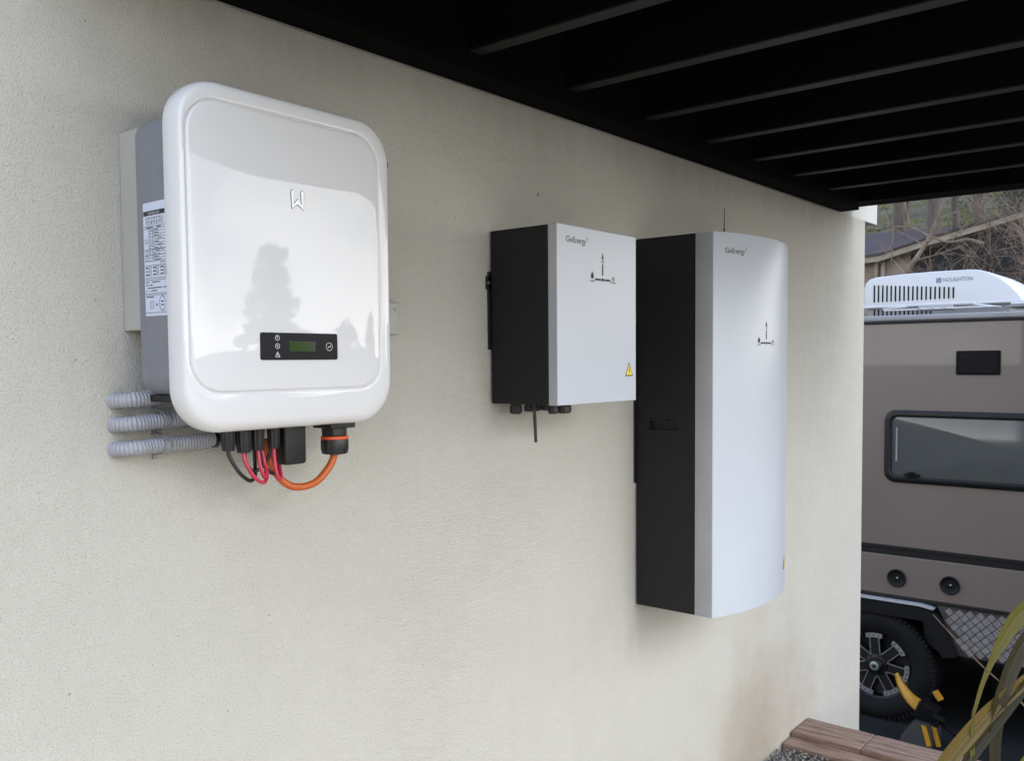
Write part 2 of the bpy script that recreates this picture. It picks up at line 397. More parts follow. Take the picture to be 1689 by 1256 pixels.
# ------------------------------------------------------------------ ground, driveway, hillside
def structure(o): o['kind'] = 'structure'; return o
bm = B()
def gz(x, y):
    z = -2.5
    if x > 9.2: z += min((x-9.2), 5)*.60
    if x > 14.2: z += (min(x, 60)-14.2)*.30
    k = min(1, max(0, (y+8)/7)); k = k*k*(3-2*k)
    return -2.5+(z+2.5)*k
NX, NY = 70, 60
xs = [-300, -120, -50, -20, -8, -3, 0, 2, 4, 6, 8, 9, 9.2, 9.6] + [10+.8*i for i in range(40)] + [44, 50, 60, 90, 160, 320]
ys = [-320, -150, -70, -35, -20, -12, -8, -6, -4, -2.5] + [-1.5+.8*i for i in range(32)] + [26, 30, 40, 70, 150, 320]
g = [[bm.verts.new((x, y, gz(x, y) + (0 if x < 9.3 else .22*mnoise.noise(Vector((x*.5, y*.5, 0)))))) for y in ys] for x in xs]
for i in range(len(xs)-1):
    for j in range(len(ys)-1): bm.faces.new((g[i][j], g[i+1][j], g[i+1][j+1], g[i][j+1]))
fixn(bm)
structure(obj('hillside', bm, MT['soil'], smooth=True))
bm = B(); box(bm, 3.475, 9.1, -14, 14, -2.56, -2.488)
structure(obj('driveway', bm, MT['asphalt']))
bm = B(); box(bm, -6, 3.20, -14, -.002, -2.6, -1.472)
structure(obj('garden_ground', bm, MT['stone_dark']))

# gravel: a bed of individual stones
bm = B()
def stone(bm, c, s):
    r = bmesh.ops.create_icosphere(bm, subdivisions=1, radius=s)
    R = Matrix.Rotation(random.random()*6.3, 3, Vector((random.random()-.5, random.random()-.5, random.random()-.5)).normalized())
    k = Vector((1, random.uniform(.6, 1), random.uniform(.45, .8)))
    for v in r['verts']:
        q = Vector((v.co.x*k.x, v.co.y*k.y, v.co.z*k.z))*random.uniform(.82, 1.12)
        v.co = R @ q + Vector(c)
for i in range(2500):
    x = random.uniform(2.78, 3.205); y = random.uniform(-.46, -.004)
    stone(bm, (x, y, -1.466+random.uniform(0, .026)+(x-3.2)*.03), random.uniform(.0045, .0095))
go = obj('gravel', bm, MT['stone']); go['kind'] = 'stuff'

# ------------------------------------------------------------------ house wall
W = thing('house_wall', 'long cream rendered house wall with rough painted finish carrying the three electrical units', 'wall', (4.08, .1, -2.5))
bm = B(); box(bm, -6, 4.083, 0, .22, -2.55, .5965, bev=.002, seg=2)
obj('wall_face', bm, MT['stucco'], W)
bm = B(); box(bm, -6, 4.255, .004, .30, .5967, 1.9, bev=.002)
obj('upper_band', bm, mat('white_painted_render', (.47, .465, .43), .85, bump=(300, .5, .002), var=(4, .06)), W)
bm = B()
for (u, z) in ((1.262, .392), (1.75, .40)):
    cyl(bm, (u, .002, z), (u, -.002, z), .0012, .0010, 8)
    box(bm, u-.0005, u+.0005, -.0015, 0, z-.008, z-.001)
obj('nail', bm, MT['ink'], W)

# ------------------------------------------------------------------ deck overhead
Dk = thing('overhead_deck', 'black stained timber deck overhead with joists running out from the wall', 'deck', (2.2, -.05, .6))
DX0, DX1, DY = .56, 3.94, -1.64
bm = B(); box(bm, DX0, 3.775, -.078, -.0005, .5975, .80, bev=.003); obj('ledger_beam', bm, MT['deck_black'], Dk)
jx = [.04+.338*i for i in range(1, 12)]
jt = [1.438, 1.782, 2.122, 2.462, 2.785, 3.108, 3.45]
js = [.62] + jt
for x in js:
    bm = B(); box(bm, x-.021, x+.021, DY+.046, -.0785, .6385, .778, bev=.002)
    jo = obj('joist', bm, MT['deck_black'], Dk)
    bm = B(); box(bm, x-.018, x+.018, DY+.048, -.0800, .634, .6383, bev=.001)  # thin added strip, its lighter colour standing for the lit underside
    obj('joist_lit_strip', bm, MT['joist_lit_black'], jo)
bm = B(); box(bm, 3.80, DX1, DY, -.0005, .6355, .80, bev=.003); obj('end_beam', bm, MT['deck_black'], Dk)
bm = B(); box(bm, DX0, 3.7995, DY, DY+.045, .636, .80, bev=.003); obj('outer_beam', bm, MT['deck_black'], Dk)
for i in range(13):
    y1 = -.004-i*.139
    bm = B(); box(bm, DX0, DX1+.01, y1-.1385, y1, .802, .83, bev=.002); obj('deck_board', bm, MT['deck_black'], Dk)

# ------------------------------------------------------------------ big white inverter
I = thing('inverter', 'large glossy white inverter with rounded corners and a black display strip', 'inverter', (.88, -.1, .15))
def RL(x0, x1, z0, z1, r, y): return [(x, y, z) for x, z in rrect(x0, x1, z0, z1, r)]
OX0, OX1, OZ0, OZ1 = .696, 1.0965, -.1025, .405
GX0, GX1, GZ0, GZ1 = .704, 1.066, -.046, .377
bm = B()
def lerp(a, b, t): return a+(b-a)*t
loops = [RL(OX0+.012, OX1-.012, OZ0+.012, OZ1-.012, .056, -.146),
         RL(OX0+.001, OX1-.001, OZ0+.001, OZ1-.001, .066, -.1465), RL(OX0, OX1, OZ0, OZ1, .067, -.149), RL(OX0, OX1, OZ0, OZ1, .067, -.166)]
gl = (GX0, GX1, GZ0, GZ1)
for t, d in ((.015, -.1700), (.05, -.1748), (.10, -.1790), (.17, -.1828), (.27, -.1858), (.42, -.1877), (.65, -.1885), (.95, -.1888)):
    loops.append(RL(lerp(OX0, GX0, t), lerp(OX1, GX1, t), lerp(OZ0, GZ0, t), lerp(OZ1, GZ1, t), lerp(.067, .052, t), d))
loops.append(RL(GX0, GX1, GZ0, GZ1, .052, -.1885))
for e, d in ((.0012, -.1866), (.0028, -.1860), (.0040, -.1880), (.0056, -.1898), (.0075, -.1902)):
    loops.append(RL(GX0+e, GX1-e, GZ0+e, GZ1-e, .052-e, d))
ccx, ccz = (GX0+GX1)/2, (GZ0+GZ1)/2
def pany(s): return -.1903 - .0016*(1-s**7) - .0006*(1-s*s)
for k in range(1, 11):
    t = (k/10)**1.7*.985; e = .0078
    s = 1-t
    yv = pany(s)
    base = rrect(GX0+e, GX1-e, GZ0+e, GZ1-e, .045)
    loops.append([(ccx+(x-ccx)*s, yv, ccz+(z-ccz)*s) for x, z in base])
loft(bm, loops, cap0=True, cap1=True); fixn(bm)
obj('front_cover', bm, MT['white_gloss'], I, smooth=True)
PANY = -.1952
bm = B()
loops = []
for e, y in ((0.004, -.061), (0, -.064), (0, -.146)):
    loops.append([(x, y, z) for x, z in rrect(.701+e, 1.083-e, -.047+e, .359-e, .03-e)])
loft(bm, loops, True, True); fixn(bm)
for zf in (.08, .17, .26): pass
obj('rear_body', bm, MT['grey_cast'], I, smooth=True)
# logo: an upright double stroke letter
bm = B(); bm2 = B()
lx, lz = .8925, .2475
zz = [(-.0125, .0160), (-.0125, -.0150), (0, -.0035), (.0125, -.0150), (.0125, .0160)]
P2 = [Vector((lx+a*.74, lz+.003+b*.74)) for a, b in zz]
f = F(-.1928)
stroke(bm, P2, .0070, f, -.001, .0005); stroke(bm2, P2, .0050, f, 0, .0010)
o1 = obj('logo', bm, MT['logo_grey'], I); obj('logo_face', bm2, MT['logo_white'], o1)
# display strip
dx0, dx1, dz0, dz1 = 0.8190, 0.9660, .004, .0455
bm = B()
L0 = [(x, -.1900, z) for x, z in rrect(dx0, dx1, dz0, dz1, .003, 4)]; L1 = [(x, -.1934, z) for x, z in rrect(dx0, dx1, dz0, dz1, .003, 4)]
L2 = [(x, -.1937, z) for x, z in rrect(dx0+.0006, dx1-.0006, dz0+.0006, dz1-.0006, .003, 4)]
loft(bm, [L0, L1, L2], False, True); fixn(bm)
dp_ = obj('display_strip', bm, MT['panel_black'], I)
bm = B(); box(bm, 0.8700, 0.9210, -.1941, -.1930, .0170, .0325); obj('screen_edge', bm, MT['lcd_dark'], dp_)
bm = B(); box(bm, 0.8707, 0.9150, -.1946, -.1935, .0174, .0313); obj('screen', bm, MT['lcd'], dp_)
f = F(-.1937)
bm = B()
for zc, kind in ((.0375, 'p'), (.0250, 'r'), (.0120, 'w')):
    c = (0.8490, zc)
    if kind == 'w':
        t = [Vector((c[0]+a*.0042, c[1]+b*.0045)) for a, b in ((0, .95), (-.95, -.75), (.95, -.75))]
        for a, b in zip(t, t[1:]+t[:1]): seg2(bm, a, b, .0008, f)
        seg2(bm, (c[0], c[1]+.0018), (c[0], c[1]-.0018), .0007, f)
    else:
        ring2(bm, c, .0037, .0008, f)
        if kind == 'p': seg2(bm, (c[0], c[1]+.003), (c[0], c[1]-.0006), .0009, f)
        else: prism(bm, [Vector((c[0]-.0011, c[1]-.0015)), Vector((c[0]+.0016, c[1])), Vector((c[0]-.0011, c[1]+.0015))], lambda p: f(p, 0), lambda p: f(p, .0004))
obj('indicator_icons', bm, MT['ink_white'], dp_)
bm = B(); lathe(bm, [(.0070, 0), (.0070, -.0006), (.0062, -.0009)], (0.9480, -.1936, .0247), 'y'); bt = obj('button', bm, MT['gloss_black'], dp_)
bm = B(); ring2(bm, (0.9480, .0247), .0063, .0007, F(-.1944), d1=.0004)
seg2(bm, (0.9507, .0275), (0.9507, .0240), .0008, F(-.1944)); seg2(bm, (0.9511, .0240), (0.9463, .0240), .0008, F(-.1944))
ff = F(-.1944)
prism(bm, [Vector((0.9450, .0240)), Vector((0.9471, .0254)), Vector((0.9471, .0226))], lambda p: ff(p, 0), lambda p: ff(p, .0004))
obj('button_symbol', bm, MT['ink_white'], bt)
# side sticker on the grey body, plane x=.701 looking to -x ; u runs from wall to room
SX = .7005
def FS(p, d): return Vector((SX-d, -.082-p[0]*.0605, .0690+p[1]*.1640))   # unit square -> sticker
bm = B()
prism(bm, [Vector(q) for q in ((0, .01), (.03, 0), (.97, 0), (1, .01), (1, .99), (.97, 1), (.03, 1), (0, .99))], lambda p: FS(p, 0), lambda p: FS(p, .0004))
stk = obj('instruction_sticker', bm, MT['sticker'], I)
def FSd(p, d): return FS(p, d+.0004)
bm = B()
prism(bm, [Vector(q) for q in ((.02, .885), (.98, .885), (.98, .925), (.02, .925))], lambda p: FSd(p, 0), lambda p: FSd(p, .0003))
def hl(y, a=.03, b=.97, wv=.003): seg2(bm, (a, y), (b, y), wv, FSd)
def vl(x, a, b, wv=.008): 
    prism(bm, [Vector(q) for q in ((x-wv/2, a), (x+wv/2, a), (x+wv/2, b), (x-wv/2, b))], lambda p: FSd(p, 0), lambda p: FSd(p, .0003))
for y in (.865, .825, .808): hl(y, .13, .87, .0022)
for x in (.13, .38, .62, .87): vl(x, .808, .865)
for x in (.25, .5, .75): ring2(bm, (x, .845), .05, .012, lambda p, d: FSd(Vector((p[0], .845+(p[1]-.845)*.33)), d))
for y in (.79, .77): hl(y)
for k in range(10): hl(.745-.026*k, .25, .97, .002)
for y in (.585, .535, .485): hl(y, .03, .97, .003)
for x in (.25, .42): vl(x, .485, .77, .006)
for yy in (.66, .56, .51): ring2(bm, (.13, yy), .055, .012, lambda p, d, yy=yy: FSd(Vector((p[0], yy+(p[1]-yy)*.33)), d))
random.seed(3)
def words(y, a, b, hgt=.008, dens=.85):
    x = a
    while x < b:
        wv = random.uniform(.02, .07)
        if random.random() < dens:
            x2 = min(b, x+wv)
            prism(bm, [Vector((x, y)), Vector((x2, y)), Vector((x2, y+hgt)), Vector((x, y+hgt))], lambda p: FSd(p, 0), lambda p: FSd(p, .0003))
        x += wv+.012
for k in range(11): words(.752-.026*k, .47, random.uniform(.62, .85), .007)
for k in range(10): words(.752-.026*k, .28, .40, .004, .6)
words(.776, .05, .8, .007)
words(.465, .72, .95, .006)
hl(.445); hl(.335)
for yy in (.42, .39, .36):
    for xx in (.07, .40, .73): words(yy, xx, xx+.12, .012); vl(xx+.15, yy-.004, yy+.016); vl(xx+.24, yy-.004, yy+.016); hl(yy-.004, xx+.15, xx+.24, .002); hl(yy+.016, xx+.15, xx+.24, .002)
hl(.318)
words(.295, .05, .7, .008); words(.270, .05, .35, .008); words(.245, .05, .97, .008); words(.22, .05, .55, .008)
hl(.20); hl(.185); words(.165, .08, .4, .009); hl(.03)
vl(.25, .07, .13); vl(.36, .07, .13); hl(.13, .25, .36, .003); hl(.07, .25, .36, .003); disc2(bm, (.52, .10), .03, lambda p, d: FSd(Vector((p[0], .10+(p[1]-.1)*.33)), d))
ring2(bm, (.78, .11), .13, .012, lambda p, d: FSd(Vector((p[0], .11+(p[1]-.11)*.5)), d)); words(.12, .72, .84, .01); words(.09, .72, .84, .01)
obj('sticker_print', bm, MT['ink'], stk)
bm = B(); merge(bm, text_bm('LED INDICATOR', .010, width=.030, align='CENTER'), lambda c: Vector((SX-.0010, -.082-.030-c.x, .0690+.1640*.905-.0022+c.y*.5)))
obj('sticker_heading', bm, MT['ink_white'], stk)
# glands beneath
def gland(x, y, ztop, zbot, r, parent, ribs=12, name='cable_gland'):
    bm = B(); h = ztop-zbot
    lathe(bm, [(r*1.05, 0), (r*1.05, -h*.18), (r*.82, -h*.2), (r*.82, -h*.42)], (x, y, ztop), 'z', 6)
    n = ribs*4; pr_ = [(1.0, -h*.42), (1.06, -h*.46), (1.0, -h*.85), (.85, -h), (.5, -h)]
    O = Vector((x, y, ztop)); rings = []
    for rr_, hh in pr_:
        rings.append([bm.verts.new(O+Vector((math.cos(2*math.pi*k/n), math.sin(2*math.pi*k/n), 0))*(r*rr_*(1+(.05 if k % 4 < 2 else -.03)))+Vector((0, 0, hh))) for k in range(n)])
    for a, b in zip(rings, rings[1:]):
        for k in range(n): bm.faces.new((a[k], a[(k+1) % n], b[(k+1) % n], b[k]))
    bm.faces.new(rings[0]); bm.faces.new(rings[-1]); fixn(bm)
    return obj(name, bm, MT['black_plastic'], parent, smooth=True)
ICY = -.11
gland(.8145, ICY, -.047, -.137, .0105, I); gland(.8395, ICY-.004, -.047, -.1415, .0115, I)
gland(.8675, ICY, -.047, -.140, .0110, I); gland(.8975, ICY-.002, -.047, -.139, .0098, I)
gland(.852, -.075, -.047, -.125, .0110, I); gland(.882, -.075, -.047, -.123, .0110, I)
bm = B(); box(bm, .9095, .9520, -.128, -.100, -.168, -.047, bev=.005, seg=3); obj('communication_dongle', bm, MT['black_plastic'], I, smooth=True)
bm = B(); box(bm, .998, 1.052, -.135, -.085, -.1135, -.0475, bev=.002)
lathe(bm, [(.022, -.112), (.022, -.126), (.0195, -.128), (.0195, -.131)], (1.0255, ICY, 0), 'z', 10)
mg = obj('mains_gland', bm, MT['black_plastic'], I)
bm = B(); lathe(bm, [(.0225, -.1275), (.0238, -.1285), (.0238, -.1325), (.0225, -.1335)], (1.0255, ICY, 0), 'z', 28); obj('seal_ring', bm, MT['orange_ring'], mg, smooth=True)
bm = B()
n = 40; rings = []
for rr_, hh in ((.0225, -.1336), (.0232, -.137), (.0232, -.150), (.021, -.1585), (.012, -.160)):
    rings.append([bm.verts.new(Vector((1.0255, ICY, hh))+Vector((math.cos(2*math.pi*k/n), math.sin(2*math.pi*k/n), 0))*rr_*(1+(.03 if k % 5 < 3 else -.02))) for k in range(n)])
for a, b in zip(rings, rings[1:]):
    for k in range(n): bm.faces.new((a[k], a[(k+1) % n], b[(k+1) % n], b[k]))
bm.faces.new(rings[0]); bm.faces.new(rings[-1]); fixn(bm)
obj('gland_nut', bm, MT['black_plastic'], mg, smooth=True)
bm = B(); box(bm, .72, 1.06, -.13, -.05, -.058, -.0465, bev=.002); obj('terminal_tray', bm, MT['black_plastic'], I)

# beige enclosure behind the inverter and the small box at its right
t = thing('isolator_enclosure', 'flat beige metal enclosure on the wall behind the left edge of the white inverter', 'enclosure', (.9, 0, .2))
bm = B(); box(bm, .709, 1.05, -.0600, -.001, .050, .349, bev=.002); obj('case', bm, MT['beige_box'], t)
bm = B(); box(bm, .713, 1.046, -.0630, -.0601, .054, .345); obj('cover', bm, MT['beige_box'], t)
t = thing('junction_box', 'small beige junction box peeping out at the right edge of the white inverter', 'box', (1.25, 0, .08))
bm = B(); box(bm, 1.20, 1.273, -.016, -.001, .054, .118, bev=.002); obj('case', bm, MT['beige_box'], t)
bm = B(); cyl(bm, (1.262, -.016, .104), (1.262, -.0175, .104), .003, n=12); obj('screw', bm, MT['clip'], t)

# corrugated conduits
def conduit(pts, rmax, label):
    path = catmull(pts, 40); L = [0]
    for a, b in zip(path, path[1:]): L.append(L[-1]+(b-a).length)
    # resample evenly
    tot = L[-1]; stepd = .0010; P = []; i = 0; d = 0
    while d < tot:
        while L[i+1] < d: i += 1
        u = (d-L[i])/max(1e-9, L[i+1]-L[i]); P.append(path[i].lerp(path[i+1], u)); d += stepd
    R = [rmax*(1-.15*(.5+.5*math.cos(2*math.pi*k*stepd/.0050))**1.5) for k in range(len(P))]
    bm = B(); tube(bm, P, R, 20)
    t = thing('corrugated_conduit', label, 'conduit', tuple(P[0]), 'corrugated conduits on the wall')
    obj('pipe', bm, MT['conduit'], t, smooth=True)
    return t
cd = [(-.056, .745, 'topmost of three grey corrugated conduits left under the white inverter', 0), (-.0925, .80, 'middle one of three grey corrugated conduits left under the white inverter', -.004), (-.130, .838, 'lowest and longest of three grey corrugated conduits under the white inverter', -.002)]
CT = []
for z, xe, lb, dz in cd:
    t = conduit([(.690, .012, z-.002), (.6905, -.012, z), (.703, -.027, z+.001), (.73, -.030, z+.003), ((.73+xe)/2, -.032, z+.004), (xe, -.033, z+.006)], .0126, lb)
    CT.append((t, z))
def saddle(t, x, z):
    bm = B(); R = .0148
    pts = [(x, -.001, z+R+.010), (x, -.004, z+R+.002), (x, -.032, z+R-.001), (x, -.0445, z+.006), (x, -.0445, z-.006), (x, -.032, z-R+.001), (x, -.004, z-R-.002), (x, -.001, z-R-.010)]
    for a, b in zip(pts, pts[1:]):
        a = Vector(a); b = Vector(b); h = Vector((.004, 0, 0))
        dd = (b-a).normalized().cross(Vector((1, 0, 0)))*.0012
        vsx = [bm.verts.new(q) for q in (a-h-dd, a+h-dd, b+h-dd, b-h-dd, a-h+dd, a+h+dd, b+h+dd, b-h+dd)]
        for q in ((0, 1, 2, 3), (4, 7, 6, 5), (0, 4, 5, 1), (1, 5, 6, 2), (2, 6, 7, 3), (3, 7, 4, 0)): bm.faces.new([vsx[k] for k in q])
    obj('clip', bm, MT['clip'], t)
saddle(CT[1][0], .752, -.088); saddle(CT[2][0], .752, -.126)
bm = B(); cyl(bm, (.838, -.033, -.124), (.872, -.033, -.123), .0112, n=20); obj('coupling', bm, MT['clip'], CT[2][0], smooth=True)
bm = B(); cyl(bm, (.835, -.033, -.124), (.842, -.033, -.124), .0138, n=20); obj('collar', bm, MT['black_plastic'], CT[2][0], smooth=True)

# cables under the inverter
CAB = {
 'black_a': ([(.8145, -.11, -.130), (.8145, -.11, -.140), (.818, -.112, -.152), (.829, -.115, -.171), (.844, -.112, -.184), (.858, -.105, -.189), (.872, -.095, -.184), (.880, -.085, -.170), (.884, -.078, -.150), (.882, -.075, -.118)], .0031, 'cable_black', 'thin black cable hanging lowest and leftmost in a loop under the white inverter'),
 'red_a': ([(.8395, -.114, -.132), (.8385, -.115, -.144), (.841, -.118, -.160), (.853, -.121, -.181), (.870, -.119, -.192), (.882, -.112, -.188), (.889, -.103, -.174), (.885, -.093, -.150), (.882, -.086, -.126)], .0032, 'cable_red', 'red cable hanging in the longest loop, from the second gland under the white inverter'),
 'black_b': ([(.846, -.108, -.128), (.846, -.106, -.141), (.849, -.104, -.156), (.858, -.100, -.169), (.870, -.098, -.175), (.883, -.100, -.169), (.891, -.104, -.156), (.896, -.11, -.132)], .0030, 'cable_black', 'black cable in a short loop just right of the longest red loop'),
 'red_b': ([(.8675, -.11, -.130), (.8675, -.112, -.144), (.868, -.115, -.163), (.871, -.117, -.177), (.876, -.116, -.184), (.882, -.112, -.176), (.884, -.106, -.164), (.882, -.10, -.140), (.880, -.09, -.120)], .0031, 'cable_red', 'middle red cable in a narrow loop below the third gland'),
 'black_c': ([(.876, -.104, -.128), (.877, -.103, -.142), (.882, -.102, -.161), (.893, -.102, -.176), (.905, -.101, -.182), (.917, -.097, -.174), (.924, -.092, -.158), (.926, -.09, -.12)], .0031, 'cable_black', 'black cable crossing to the lower corner of the black dongle'),
 'red_c': ([(.8970, -.112, -.130), (.8968, -.113, -.142), (.8965, -.116, -.168), (.899, -.118, -.183), (.905, -.117, -.190), (.911, -.111, -.183), (.915, -.101, -.168), (.917, -.092, -.14)], .0030, 'cable_red', 'rightmost red cable in a narrow loop beside the black dongle'),
 'orange': ([(1.0255, -.11, -.150), (1.0245, -.11, -.160), (1.014, -.11, -.179), (.990, -.109, -.201), (.970, -.107, -.2085), (.951, -.104, -.2095), (.935, -.100, -.205), (.922, -.094, -.193), (.914, -.088, -.176), (.909, -.082, -.158), (.907, -.078, -.125)], .0063, 'cable_orange', 'thick orange cable in a wide loop from the large gland under the white inverter'),
}
for k, (pts, r, m, lb) in CAB.items():
    bm = B(); tube(bm, catmull(pts, 8), r, 14)
    col = m.split('_')[1]
    o = obj(col+'_cable', bm, MT[m], smooth=True, loc=pts[0]); tag(o, lb, 'cable', 'cables looping under the inverter')

# ------------------------------------------------------------------ small wall unit
A = thing('wall_unit', 'small squarish black and white energy unit on the wall between inverter and tall battery', 'energy unit', (1.74, -.02, .1))
ax0, ax1, az0, az1 = 1.567, 1.882, -.0965, .2905
bm = B(); box(bm, ax0, ax1, -.1655, -.006, az0, az1, bev=.0015); obj('case', bm, MT['black_steel'], A)
bm = B(); box(bm, ax0-.0005, ax1+.0005, -.1915, -.1672, az0-.0008, az1+.0008, bev=.0015)
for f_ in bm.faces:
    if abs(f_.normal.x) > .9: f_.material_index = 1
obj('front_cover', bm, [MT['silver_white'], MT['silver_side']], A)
bm = B(); box(bm, ax0-.007, ax0+.02, -.0055, -.001, .025, .20, bev=.0005); box(bm, ax0-.013, ax0+.01, -.0055, -.001, .160, .190, bev=.0005)
obj('wall_bracket', bm, MT['black_plastic'], A)
bm = B(); cyl(bm, (ax0-.008, -.0055, .175), (ax0-.008, -.008, .175), .004, n=10); obj('bracket_screw', bm, MT['rim_silver'], A)
for x, y, r, h in ((1.605, -.045, .014, .024), (1.640, -.055, .011, .020), (1.672, -.050, .0125, .020), (1.640, -.125, .0125, .023), (1.672, -.130, .0175, .023), (1.70, -.060, .014, .02)):
    bm = B(); lathe(bm, [(r*.8, 0), (r*.8, -h*.25), (r, -h*.27), (r, -h*.85), (r*.8, -h)], (x, y, az0-.0005), 'z', 8); obj('cable_gland', bm, MT['black_plastic'], A)
bm = B(); tube(bm, [(1.598, -.103, az0), (1.600, -.103, az0-.03), (1.6035, -.103, az0-.086)], [.0032, .0040, .0034], 10); obj('antenna', bm, MT['black_plastic'], A, smooth=True)

def brand(parent, x, z, y, wd, hgt, fcurve=None):
    """thin maker lettering with a registered mark"""
    f = (lambda c: Vector((x+c.x, y - (fcurve(x+c.x) if fcurve else 0), z+c.y)))
    bm = B(); b1 = text_bm('GivEnergy', hgt, width=wd, spacing=.9, thin=.0001)
    xs_ = [v.co.x for v in b1.verts]
    merge(bm, b1, f)
    b2 = text_bm('®', hgt*.5); merge(bm, b2, lambda c: f(Vector((c.x+wd+.002, c.y+hgt*.45, 0))))
    obj('maker_lettering', bm, MT['ink_green'], parent)
def icons(parent, cx, cz, y, s, fcurve=None):
    g_ = (lambda p, d: Vector((cx+p[0]*s, y-d-(fcurve(cx+p[0]*s) if fcurve else 0), cz+p[1]*s)))
    bm = B()
    for a, b in ((-.031, -.019), (-.019, -.007), (.007, .019), (.019, .031)): seg2(bm, (a, 0), (b, 0), .0044, g_)
    seg2(bm, (0, .010), (0, .035), .0042, g_)
    disc2(bm, (0, 0), .0044, g_)
    prism(bm, [Vector(q) for q in ((-.0455, .001), (-.0475, .008), (-.0415, .0165), (-.0355, .008), (-.0375, .001))], lambda p: g_(p, 0), lambda p: g_(p, .0004))
    obj('status_icons', bm, MT['ink'], parent)
    bm = B()
    for a, b in (((.039, .001), (.047, .001)), ((.047, .001), (.047, .008)), ((.047, .008), (.039, .008)), ((.039, .008), (.039, .001)), ((.041, .0045), (.045, .0045))): seg2(bm, a, b, .0014, g_)
    obj('battery_icon', bm, MT['ink'], parent)
    bm = B()
    for a, b in (((0, .060), (-.0034, .045)), ((0, .060), (.0034, .045)), ((-.0022, .0525), (.0022, .0525)), ((-.0034, .046), (.0026, .052)), ((.0034, .046), (-.0026, .052))): seg2(bm, a, b, .0012, g_)
    obj('grid_icon', bm, MT['ink'], parent)
    for s_, xx, zz_ in (('GRID', 0, .0385), ('HOME', -.0415, -.0065), ('BATTERY', .043, -.0065)):
        bm = B(); b = text_bm(s_, .0062, align='CENTER', thin=.00005); merge(bm, b, lambda c: g_((c.x+xx, c.y+zz_), .0004))
        obj('icon_caption', bm, MT['ink_light'], parent)
def warn(parent, cx, cz, y, s, fcurve=None):
    g_ = (lambda p, d: Vector((cx+p[0]*s, y-d-(fcurve(cx+p[0]*s) if fcurve else 0), cz+p[1]*s)))
    T = [Vector((0, .62)), Vector((-.5, -.36)), Vector((.5, -.36))]
    bm = B(); prism(bm, T, lambda p: g_(p, 0), lambda p: g_(p, .0003)); o = obj('warning_triangle', bm, MT['ink'], parent)
    bm = B(); prism(bm, [Vector((p.x*.78, (p.y-.0)*.78)) for p in T], lambda p: g_(p, .0003), lambda p: g_(p, .0006)); obj('triangle_face', bm, MT['yellow'], o)
    bm = B()
    for a, b in (((.06, .30), (-.07, .03)), ((-.07, .03), (.07, .03)), ((.07, .03), (-.02, -.20))): seg2(bm, a, b, .06, g_, .0006, .0009)
    obj('lightning_bolt', bm, MT['ink'], o)
YA = -.1917
brand(A, 1.598, .2545, YA, .076, .019)
icons(A, 1.740, .181, YA, 1.0)
warn(A, 1.851, -.0265, YA, .034)

# ------------------------------------------------------------------ tall battery
Bt = thing('battery_unit', 'tall black and white home battery with a bowed front, right of the small unit', 'battery', (2.43, -.02, -.2))
bx0, bx1, bz0, bz1 = 2.187, 2.668, -.690, .3325
SIDEY, CORY = -.1855, -.240
SAG = .050
def bow(x):
    t = (x-bx0)/(bx1-bx0)*2-1
    return SAG*(1-t*t)
bm = B(); box(bm, bx0+.02, bx1, SIDEY, -.006, bz0, bz1, bev=.0015)
# left side panel with a carrying recess
hx = [(-.0165, 0), (-.063, 0), (-.131, 0), (SIDEY, 0)]
ya = [-.006, -.048, -.134, SIDEY]; za = [bz0, -.197, -.163, bz1]
vg = [[bm.verts.new((bx0, y, z)) for z in za] for y in ya]
for i in range(3):
    for j in range(3):
        if not (i == 1 and j == 1): bm.faces.new((vg[i][j], vg[i+1][j], vg[i+1][j+1], vg[i][j+1]))
ed = [(0, 0), (3, 0), (3, 3), (0, 3)]
def edge_strip(seq):
    pts = [vg[i][j] for i, j in seq]; q = [bm.verts.new((bx0+.0225, v.co.y, v.co.z)) for v in pts]
    for k in range(len(pts)-1): bm.faces.new((pts[k], pts[k+1], q[k+1], q[k]))
edge_strip([(0, 0), (1, 0), (2, 0), (3, 0)]); edge_strip([(3, 0), (3, 1), (3, 2), (3, 3)]); edge_strip([(3, 3), (2, 3), (1, 3), (0, 3)]); edge_strip([(0, 3), (0, 2), (0, 1), (0, 0)])
ic = [vg[1][1], vg[2][1], vg[2][2], vg[1][2]]; iq = [bm.verts.new((bx0+.018, v.co.y, v.co.z)) for v in ic]
for k in range(4):
    f_ = bm.faces.new((ic[k], ic[(k+1) % 4], iq[(k+1) % 4], iq[k])); f_.material_index = 1
f_ = bm.faces.new(iq); f_.material_index = 1
fixn(bm)
obj('case', bm, [MT['black_steel'], MT['recess']], Bt)
bm = B(); box(bm, bx0+.0005, bx0+.004, -.1345, -.0475, -.1995, -.1945); box(bm, bx0-.0015, bx0+.006, -.104, -.050, -.1685, -.1650, bev=.0005); obj('handle', bm, MT['black_plastic'], Bt)
bm = B()
n = 28; out_ = [(bx0-.001, SIDEY-.002)]
for k in range(n+1):
    x = bx0-.001+(bx1-bx0+.002)*k/n; out_.append((x, CORY-bow(min(max(x, bx0), bx1))))
out_.append((bx1+.001, SIDEY-.002))
prism(bm, out_, lambda p: Vector((p[0], p[1], bz0-.001)), lambda p: Vector((p[0], p[1], bz1+.001)))
bm.normal_update()
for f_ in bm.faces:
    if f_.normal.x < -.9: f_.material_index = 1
bmesh.ops.bevel(bm, geom=[e for e in bm.edges if e.calc_face_angle(0) > rad(50)], offset=.0015, segments=2, profile=.5, affect='EDGES')
obj('front_cover', bm, [MT['silver_white'], MT['silver_side']], Bt, smooth=True)
